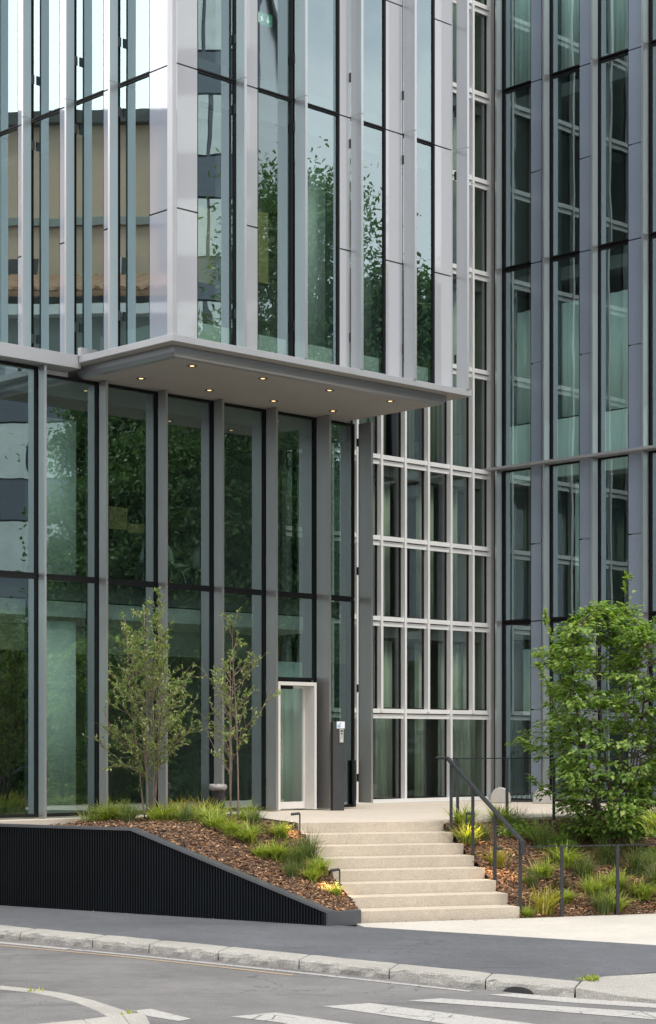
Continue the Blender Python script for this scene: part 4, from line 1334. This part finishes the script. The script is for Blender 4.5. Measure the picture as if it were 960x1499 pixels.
def big_shrub(x, y, label):
    z = bed_z(x, y, -0.5)
    t = thing('leafy_shrub', (x, y, z), label, 'shrub')
    tr, cr_ = MB(), MB()
    base = Vector((x, y, z - 0.05))
    prof = [(-0.35, 0.85), (0.0, 1.12), (0.5, 1.22), (1.0, 1.38), (1.4, 1.34), (1.9, 1.32), (2.4, 1.42), (2.75, 1.15), (3.05, 0.70), (3.35, 0.28)]
    def rad(zz):
        for (z0, r0), (z1, r1) in zip(prof, prof[1:]):
            if z0 <= zz <= z1: return r0 + (r1 - r0) * (zz - z0) / (z1 - z0)
        return 0.1
    stems = []
    for si in range(9):
        a = 2 * math.pi * si / 9 + rnd.uniform(-.3, .3)
        hh = rnd.uniform(2.4, 3.5)
        d = Vector((math.cos(a) * .30, math.sin(a) * .30, 1))
        pts = branch_path(base + Vector((math.cos(a) * .1, math.sin(a) * .1, 0)), d, hh, 12, .07, .06)
        tr.tube(pts, 0.028, 7, 0.005)
        stems.append(pts)
    def spray(p0, p1, n, width):
        d = p1 - p0
        L = d.length
        pts = []
        for i in range(9):
            f = i / 8
            pts.append(p0.lerp(p1, f) + Vector((0, 0, 0.10 * L * math.sin(math.pi * f) - 0.0)) + rv(0.012))
        tr.tube(pts, 0.008, 4, 0.002, cap=False)
        side = d.cross(Vector((0, 0, 1)))
        side = side.normalized() if side.length > 1e-3 else Vector((1, 0, 0))
        for _ in range(n):
            f = 1 - rnd.random() ** 1.5 * 0.75
            i = min(7, int(f * 8))
            q = pts[i].lerp(pts[i + 1], f * 8 - i)
            off = side * rnd.gauss(0, width * (1.15 - f * 0.7)) + Vector((0, 0, rnd.gauss(-0.01, 0.03)))
            q = q + off
            ld = d.normalized() * 0.8 + side * (1 if off.dot(side) > 0 else -1) * rnd.uniform(0.2, 1.0) + Vector((0, 0, rnd.uniform(-0.75, 0.05)))
            leaf(cr_, q, ld, Vector((0, 0, 1)) + rv(.45), rnd.uniform(.075, .125), rnd.uniform(.05, .08), 0.12, 0.2)
    for i in range(600):
        zz = -0.25 + 3.55 * rnd.random() ** 0.95
        a = rnd.uniform(0, 2 * math.pi)
        lump = 0.86 + 0.62 * mnoise.noise(Vector((math.cos(a) * 1.5, math.sin(a) * 1.5, zz * 1.7 + 5)))
        rr = rad(zz) * lump * rnd.uniform(0.62, 1.10)
        tip = Vector((x + rr * math.cos(a), y + rr * math.sin(a), zz))
        st_ = min(stems, key=lambda s: min((q - tip).length for q in s))
        below = [q for q in st_ if q.z < zz + 0.05] or st_[:1]
        p0 = min(below, key=lambda q: (q - tip).length + 0.5 * abs(zz - 0.3 - q.z))
        spray(p0, tip, rnd.randint(16, 34), 0.13)
    # leading shoots that break the outline
    for (dx_, dz0, dz1, n) in ((0.22, 2.9, 3.68, 36), (-1.05, 2.0, 3.12, 56), (-1.16, 1.6, 2.35, 54), (-1.42, 0.9, 1.22, 50), (-1.25, 0.3, 0.62, 50), (-0.62, 2.3, 2.9, 44), (1.1, 2.0, 2.7, 40), (-0.30, 2.6, 3.10, 34), (0.62, 2.6, 3.05, 30), (-1.30, 0.95, 1.15, 26)):
        p0 = Vector((x + dx_ * 0.75, y - 0.2, dz0)); p1 = Vector((x + dx_, y - 0.25, dz1))
        spray(p0, p1, n, 0.07)
    tr.build('trunk', 'bark_dark', t, smooth=True, recalc=False)
    cr_.build('crown', 'leaf_shrub', t, recalc=False)
big_shrub(4.33, 29.2, 'large dense green leafy shrub in the right bed before the wing')

# grasses: a few meshes, copied
def tuft_mesh(n, h, spread, seed, wide=0.012, arch=1.0):
    r = random.Random(seed)
    mb = MB()
    for i in range(n):
        a = r.uniform(0, 6.283)
        lean = spread * r.random() ** 0.6
        L = h * r.uniform(0.6, 1.1)
        b = Vector((r.gauss(0, .035), r.gauss(0, .035), -0.02))
        dirh = Vector((math.cos(a), math.sin(a), 0))
        x = Vector((-math.sin(a), math.cos(a), 0))
        pts = []
        for s in range(5):
            f = s / 4
            pts.append(b + dirh * (lean * L * (f ** 1.6)) + Vector((0, 0, L * (f - arch * 0.42 * lean * f ** 2.4))))
        w = wide * r.uniform(0.6, 1.1)
        vs = []
        for s, p in enumerate(pts):
            ww = w * (1 - (s / 4) ** 1.5) * 0.5 + 0.0006
            vs += [p - x * ww, p + x * ww]
        mb.add(vs, [(2 * s, 2 * s + 1, 2 * s + 3, 2 * s + 2) for s in range(4)])
    return mb
TM = {}
def tuft(x, y, kind, s, label, group):
    mat = {'y': 'grass', 'd': 'grass_dark', 'g': 'grass_gold_lamplit'}[kind]
    var = rnd.randrange(3)
    key = (kind, var)
    z = bed_z(x, y, -0.05)
    if key not in TM:
        n, h, sp, wd = {'y': (190, .28, 1.35, .013), 'd': (200, .32, 1.0, .006), 'g': (130, .29, 1.15, .013)}[kind]
        o = tuft_mesh(n, h, sp, 100 + var * 7 + ord(kind), wd).build('grass_tuft', mat, recalc=False)
        TM[key] = o
    else:
        o = TM[key].copy()
        COL.objects.link(o)
    o.location = (x, y, z)
    o.rotation_euler = (rnd.uniform(-.12, .12), rnd.uniform(-.12, .12), rnd.uniform(0, 6.28))
    s *= 1.45
    o.scale = (s, s, s * rnd.uniform(0.8, 1.05))
    tag(o, label, 'grass tuft', group)
gl = 'grass tufts in the bed left of the stairs'
gr_ = 'grass tufts in the bed right of the stairs'
left_tufts = [
    (-3.55, 28.95, 'y', 1.1, 'leftmost bright green tuft in the left bed, beside the glass'),
    (-3.30, 28.75, 'y', 1.2, 'broad green tuft left of the taller young tree'),
    (-3.02, 28.60, 'y', 1.1, 'green tuft just left of the taller tree stems'),
    (-2.92, 28.15, 'd', 0.9, 'low dark green tuft in front of the taller tree'),
    (-2.45, 28.25, 'y', 1.1, 'bright tuft right of the taller tree stems'),
    (-2.25, 28.75, 'g', 1.1, 'golden tuft between the two young trees, near the glass'),
    (-2.10, 28.15, 'y', 1.0, 'green tuft midway between the two young trees'),
    (-1.85, 28.45, 'g', 1.2, 'large golden yellow tuft beside the bin'),
    (-1.68, 27.75, 'y', 1.25, 'large bright tuft left of the smaller tree'),
    (-1.20, 28.35, 'y', 1.0, 'green tuft right of the smaller tree stems'),
    (-1.35, 27.0, 'y', 1.0, 'spreading tuft halfway down the left slope'),
    (-1.10, 26.85, 'y', 1.0, 'tuft next to the spreading one halfway down the left slope'),
    (-0.68, 27.35, 'y', 0.85, 'small tuft under the upper left path light'),
    (-0.70, 26.35, 'y', 1.0, 'bright tuft low on the left slope'),
    (-0.45, 26.30, 'd', 1.15, 'wispy grey green tuft low on the left slope'),
    (-0.30, 26.75, 'd', 1.1, 'wispy grey green tuft against the middle steps'),
    (-0.12, 26.25, 'y', 0.9, 'green tuft against the lower steps'),
    (-1.62, 27.25, 'y', 0.9, 'green tuft low behind the coping where the wall starts sloping'),
    (-0.92, 26.35, 'y', 0.8, 'tuft near the coping, middle of the left slope'),
    (-0.48, 25.75, 'd', 0.8, 'dull tuft near the coping, low on the left slope'),
    (-1.05, 27.75, 'd', 0.8, 'small dull tuft near the landing edge of the left bed'),
    (-0.22, 25.85, 'y', 0.75, 'small green tuft low between coping and lower steps'),
    (-2.05, 27.55, 'd', 0.8, 'low dull tuft behind the level coping, under the young trees'),
    (0.10, 25.55, 'y', 0.6, 'tiny tuft by the lower left path light')]
for a in left_tufts:
    tuft(*a, gl)
right_tufts = [
    (2.05, 28.75, 'y', 1.15, 'bright tuft behind the top handrail posts'),
    (2.05, 28.05, 'y', 1.0, 'green tuft between first and second handrail posts'),
    (2.28, 28.35, 'd', 0.8, 'small dull tuft near the terrace guard'),
    (2.42, 27.45, 'g', 0.95, 'golden tuft beside the third handrail post'),
    (2.65, 29.35, 'y', 1.1, 'bright tuft at the terrace edge beside the guard post'),
    (2.85, 29.1, 'd', 1.15, 'tall wispy tuft at the terrace edge'),
    (2.95, 26.15, 'g', 1.2, 'large golden tuft just right of the lowest handrail post'),
    (3.05, 27.25, 'y', 1.05, 'green tuft in the middle of the right bed'),
    (2.85, 26.9, 'd', 0.8, 'dull low tuft above the large golden one'),
    (3.30, 26.6, 'y', 0.75, 'small upright tuft left of the first fence post'),
    (3.20, 28.5, 'd', 1.3, 'broad dark tuft before the shrub, left side'),
    (3.45, 28.0, 'y', 1.2, 'arching green tuft under the shrub, left side'),
    (3.65, 29.0, 'd', 1.3, 'tall dark tuft behind the shrub edge'),
    (3.70, 27.55, 'd', 1.1, 'dark tuft under the shrub, beside the arching one'),
    (3.75, 26.95, 'y', 0.95, 'green tuft behind the first fence post'),
    (3.95, 26.5, 'y', 1.0, 'yellowish tuft between the two fence posts'),
    (3.78, 26.35, 'd', 0.9, 'grey green tuft between the two fence posts'),
    (4.10, 27.3, 'y', 1.05, 'green tuft behind the fence gap, below the shrub'),
    (4.45, 27.1, 'y', 1.1, 'bright tuft behind the second fence post'),
    (4.60, 26.5, 'y', 1.15, 'bright tuft right of the second fence post'),
    (4.75, 27.5, 'd', 1.2, 'dark tuft at the right edge below the shrub'),
    (4.55, 28.1, 'd', 1.3, 'dense dark tuft under the right of the shrub'),
    (4.95, 26.9, 'y', 1.2, 'large green tuft at the far right of the bed'),
    (4.15, 28.3, 'd', 1.1, 'dark low tuft around the shrub stems'),
    (2.70, 25.95, 'y', 0.5, 'tiny weed tuft at the end of bottom step')]
for a in right_tufts:
    tuft(*a, gr_)
# low leafy ground plants
def low_plant(x, y, r_, h, n, mat, label, group):
    z = bed_z(x, y, -0.4)
    mb = MB()
    for i in range(n):
        a = rnd.uniform(0, 6.28); rr = r_ * math.sqrt(rnd.random())
        p = Vector((x + rr * math.cos(a), y + rr * math.sin(a), z + h * (1 - (rr / r_) ** 2) * rnd.uniform(.35, 1) + .02))
        b_ = Vector((x, y, z - .02)); w_ = Vector((.002, .001, 0))
        mb.add([b_ - w_, b_ + w_, p + w_, p - w_], [(0, 1, 2, 3)])
        leaf(mb, p, Vector((math.cos(a), math.sin(a), rnd.uniform(-.2, .7))) + rv(.5), Vector((0, 0, 1)), rnd.uniform(.04, .08), rnd.uniform(.025, .045))
    tag(mb.build('low_plant', mat, loc=(x, y, z), recalc=False), label, 'plant', group)
gp = 'low leafy plants in the beds'
low_plant(3.05, 28.9, 0.32, 0.3, 260, 'leaf_shrub', 'low spreading green plant left of the big shrub', gp)
low_plant(3.40, 28.6, 0.35, 0.3, 280, 'leaf_shrub', 'low spreading green plant touching the big shrub', gp)
low_plant(3.30, 26.95, 0.13, 0.28, 90, 'red_leaf', 'small russet plant in the middle of the right bed', gp)
low_plant(-1.02, 27.35, 0.15, 0.18, 90, 'red_leaf', 'small russet plant in the left bed near the upper steps', gp)
low_plant(2.72, 28.75, 0.2, 0.2, 110, 'leaf_shrub', 'small green plant by the terrace guard posts', gp)
low_plant(4.95, 28.6, 0.4, 0.35, 260, 'leaf_shrub', 'low green plant right of the big shrub', gp)
def weed(x, y, z, n, label):
    mb = MB()
    for i in range(n):
        p = Vector((x + rnd.gauss(0, .05), y + rnd.gauss(0, .02), z))
        leaf(mb, p, rv() + Vector((0, 0, 1.0)), Vector((0, 1, 0)), rnd.uniform(.04, .09), rnd.uniform(.01, .022))
    tag(mb.build('weed', 'grass', loc=(x, y, z), recalc=False), label, 'weed', 'weeds in the paving joints')
weed(2.60, 18.98, ST, 60, 'green weed clump behind the dropped kerb')
weed(-1.78, 17.02, RD + .03, 18, 'small leafy weed on the traffic island kerb')
weed(-2.86, 18.66, RD + .03, 12, 'tiny weed on the curved island edge')

# dry leaves and grit blown against the kerb and step feet
lt = MB()
def bit(x, y, z, l):
    a = rnd.uniform(0, 6.28); c = Vector((x, y, z + 0.004))
    dx_, dy_ = math.cos(a) * l, math.sin(a) * l
    lt.add([c + Vector((-dx_, -dy_, 0)), c + Vector((dy_ * .5, -dx_ * .5, rnd.uniform(0, .012))), c + Vector((dx_, dy_, rnd.uniform(0, .012))), c + Vector((-dy_ * .5, dx_ * .5, rnd.uniform(0, .01)))], [(0, 1, 2, 3)])
for i in range(130):
    t = rnd.random()
    p = lerp2((-5.0, 24.9), (2.3, 18.55), t)
    o_ = abs(rnd.gauss(0, .12)) + 0.03
    bit(p[0] - 0.66 * o_, p[1] - 0.75 * o_, RD + .004, rnd.uniform(.006, .018))
for i in range(70):
    p = BL - SD * 0.3 + SD * (rnd.random() * 2.8); o_ = abs(rnd.gauss(0, .2)) + .03
    bit(p.x + UD.x * -o_, p.y + UD.y * -o_, ST, rnd.uniform(.006, .018))
for i in range(60):
    q_ = rnd.uniform(-1, QE); p = wall_pt(q_, -0.03 - abs(rnd.gauss(0, .1)))
    bit(p.x, p.y, ST - .004, rnd.uniform(.006, .016))
for i in range(70):
    j = rnd.randrange(1, 8); t = rnd.random() ** 2 if rnd.random() < .5 else 1 - rnd.random() ** 2
    p = (BL + UD * TREAD * (7 - j)).lerp(BR + UD * TREAD * (7 - j), t) + UD * rnd.uniform(.28, .36)
    bit(p.x, p.y, -RISE * j, rnd.uniform(.005, .014))
for i in range(120):
    bit(rnd.uniform(-3, 3.6), rnd.uniform(19.2, 24.0), ST - .004, rnd.uniform(.003, .009)) if False else None
tag(lt.build('leaf_litter', 'chip', recalc=False), 'dry leaf bits and grit along kerb, wall foot and steps', 'leaf litter', kind='stuff')

# ------------------------------------------------------------------ across the street (seen in the glass)
def street_tree(x, y, h, r_, seed, label, n=60):
    global rnd
    keep = rnd; rnd = random.Random(seed)
    t = thing('street_tree', (x, y, RD), label, 'tree', 'street trees mirrored in the glass')
    tr, cr_ = MB(), MB()
    b = Vector((x, y, RD - 0.05))
    pts = branch_path(b, Vector((0, 0, 1)), h * 0.85, 10, .05, .03)
    tr.tube(pts, 0.18, 8, 0.03)
    for i in range(n):
        zz = h * (0.07 + 0.91 * (i + rnd.random()) / n)
        a = rnd.uniform(0, 6.28)
        f = zz / h
        rr = r_ * math.sin(math.pi * min(0.97, 0.18 + 0.78 * f)) ** 0.8 * rnd.uniform(.35, 1.0)
        c = Vector((x + rr * math.cos(a), y + rr * math.sin(a), zz + RD))
        j = max(1, min(9, int(f * 9) - 1))
        tr.tube([pts[j], pts[j].lerp(c, .6) + Vector((0, 0, .15)), c], 0.04, 4, 0.01, cap=False)
        cs = r_ * rnd.uniform(.15, .28)
        for _ in range(rnd.randint(360, 600)):
            p = c + Vector((rnd.gauss(0, cs), rnd.gauss(0, cs), rnd.gauss(0, cs * .55)))
            e1 = rv(rnd.uniform(.055, .105)); e2 = rv(rnd.uniform(.045, .08))
            cr_.add([p - e1, p + e2 * 0.7, p + e1, p - e2], [(0, 1, 2, 3)])
    tr.build('trunk', 'bark_dark', t, smooth=True, recalc=False)
    cr_.build('crown', 'leaf_street', t, recalc=False)
    rnd = keep
street_tree(19.5, 29.2, 17.5, 3.0, 1, 'tallest street tree mirrored in the overhanging block', 150)
street_tree(20.5, 26.6, 13.5, 2.2, 2, 'middle height street tree mirrored left of the tallest one', 70)
street_tree(19.5, 31.8, 15.0, 2.4, 3, 'slim street tree mirrored right of the tallest one', 110)
street_tree(17.0, 27.2, 9.6, 1.8, 4, 'low street tree mirrored in the third entrance bay', 70)
street_tree(17.0, 29.6, 10.6, 1.9, 5, 'bushy street tree mirrored in the fourth entrance bay', 70)
street_tree(17.0, 32.0, 9.6, 1.6, 6, 'bushy street tree mirrored beside the entrance door', 60)
street_tree(15.0, 25.0, 5.2, 1.6, 7, 'small street tree mirrored low in the left entrance glass', 50)
street_tree(22.0, 22.5, 6.5, 1.8, 8, 'small round street tree mirrored before the striped office block', 50)

src = [bpy.data.objects['street_tree'], bpy.data.objects['street_tree.003'], bpy.data.objects['street_tree.004']]
for i, (x, y, rz, sc) in enumerate([(25.0, 27.5, 1.0, 0.8), (25.5, 30.8, 2.4, 0.72), (24.0, 33.6, 4.0, 0.62), (20.5, 28.4, 2.0, 1.05), (21.0, 31.0, 5.0, 1.0), (20.5, 33.6, 3.1, 0.95), (20.0, 26.0, 1.4, 0.85), (24.0, 36.5, 0.4, 1.2)]):
    s0 = src[0] if i < 3 else src[1 + i % 2]
    t = s0.copy(); COL.objects.link(t)
    t.location = (x, y, RD); t.rotation_euler = (0, 0, rz); t.scale = (sc * 1.15, sc * 1.15, sc)
    t['label'] = 'street tree in the dense back row mirrored in the glass'
    for ch in s0.children:
        c = ch.copy(); COL.objects.link(c); c.parent = t

ob = thing('office_block', (32, 16, RD), 'striped office block of white blinds and dark glass mirrored in the facade', 'building')
MB().box(IDENT, 32.2, 46, -6, 27.0, RD, 27).build('core', 'spandrel', ob)
sp, bw, mu = MB(), MB(), MB()
z = 0.2
rw = 0
while z < 25.5:
    y = -6
    while y < 26.8:
        bw.box(IDENT, 32.08, 32.16, y + 0.06, min(y + 1.5, 26.9), z, z + 1.9)
        y += 1.56
    sp.box(IDENT, 32.04, 32.18, -6, 27.0, z + 1.96, z + 3.3)
    z += 3.4
bw.build('window_blinds', 'blind_white', ob)
sp.build('spandrel_band', 'spandrel', ob)
MB().box(IDENT, 32.0, 46, -6.2, 27.2, 27.0, 27.5).build('roof', 'roof_dark', ob)

sh = thing('stone_house', (-27, 36, RD), 'tall beige house mirrored in the left face of the block', 'building')
MB().box(IDENT, -38, -27, 30.5, 58, RD, 18.4).build('wall', 'beige', sh)
MB().box(IDENT, -38.3, -26.7, 30.2, 58.3, 18.4, 18.75).build('cornice', 'roof_dark', sh)
mb = MB()
mb.extrude([Vector((-38.2, 30.3, 18.75)), Vector((-26.8, 30.3, 18.75)), Vector((-30.5, 30.3, 19.6)), Vector((-34.5, 30.3, 19.6))], (0, 28, 0))
mb.build('roof', 'roof_dark', sh)
for zz in (9.2, 12.8):
    for yy in (32.4, 35.4, 38.4, 41.4, 44.4, 47.4, 50.4, 53.4):
        wf = MB().box(IDENT, -27.02, -26.95, yy, yy + 0.75, zz, zz + 1.9).build('window', 'roof_dark', sh)
        MB().box(IDENT, -27.1, -26.9, yy - .12, yy + 0.87, zz - .14, zz - .002).build('sill', 'white_frame', wf)
        MB().box(IDENT, -26.949, -26.93, yy + .33, yy + 0.42, zz, zz + 1.9).build('casement', 'white_frame', wf)
for zz in (8.3, 11.9, 15.6):
    MB().box(IDENT, -27.0, -26.88, 30.5, 58, zz, zz + 0.22).build('string_course', 'int_wall', sh)
for yy in (31.4, 37.2, 43.2, 49.2, 55.2):
    MB().box(IDENT, -26.998, -26.9, yy, yy + 0.35, RD, 18.39).build('pilaster', 'int_wall', sh)
lh = thing('tiled_house', (-21, 34, RD), 'low house with ribbed clay tile roof mirrored in the block', 'building')
MB().box(IDENT, -26.0, -20.5, 27, 46, RD, 12.2).build('wall', 'int_wall', lh)
mb = MB()
for i in range(64):
    y = 26.8 + i * 0.302
    mb.extrude([Vector((-20.2, y, 12.2)), Vector((-26.2, y, 14.0)), Vector((-26.2, y + 0.1, 14.08)), Vector((-20.2, y + 0.1, 12.3)), ], (0, 0.14, 0))
mb.extrude([Vector((-20.1, 26.7, 12.15)), Vector((-26.3, 26.7, 13.95)), Vector((-26.3, 46.3, 13.95)), Vector((-20.1, 46.3, 12.15))], (0, 0, -0.12))
mb.build('roof', 'rooftile', lh)
MB().box(IDENT, -20.5, -20.1, 27, 46, 11.6, 11.85).build('gutter', 'white_frame', lh)
for zz in (2.0, 5.4, 8.8):
    for yy in (28.5, 30.9, 33.3, 35.7, 38.1, 40.5, 42.9):
        MB().box(IDENT, -20.52, -20.46, yy, yy + 1.1, zz, zz + 1.9).build('window', 'roof_dark', lh)
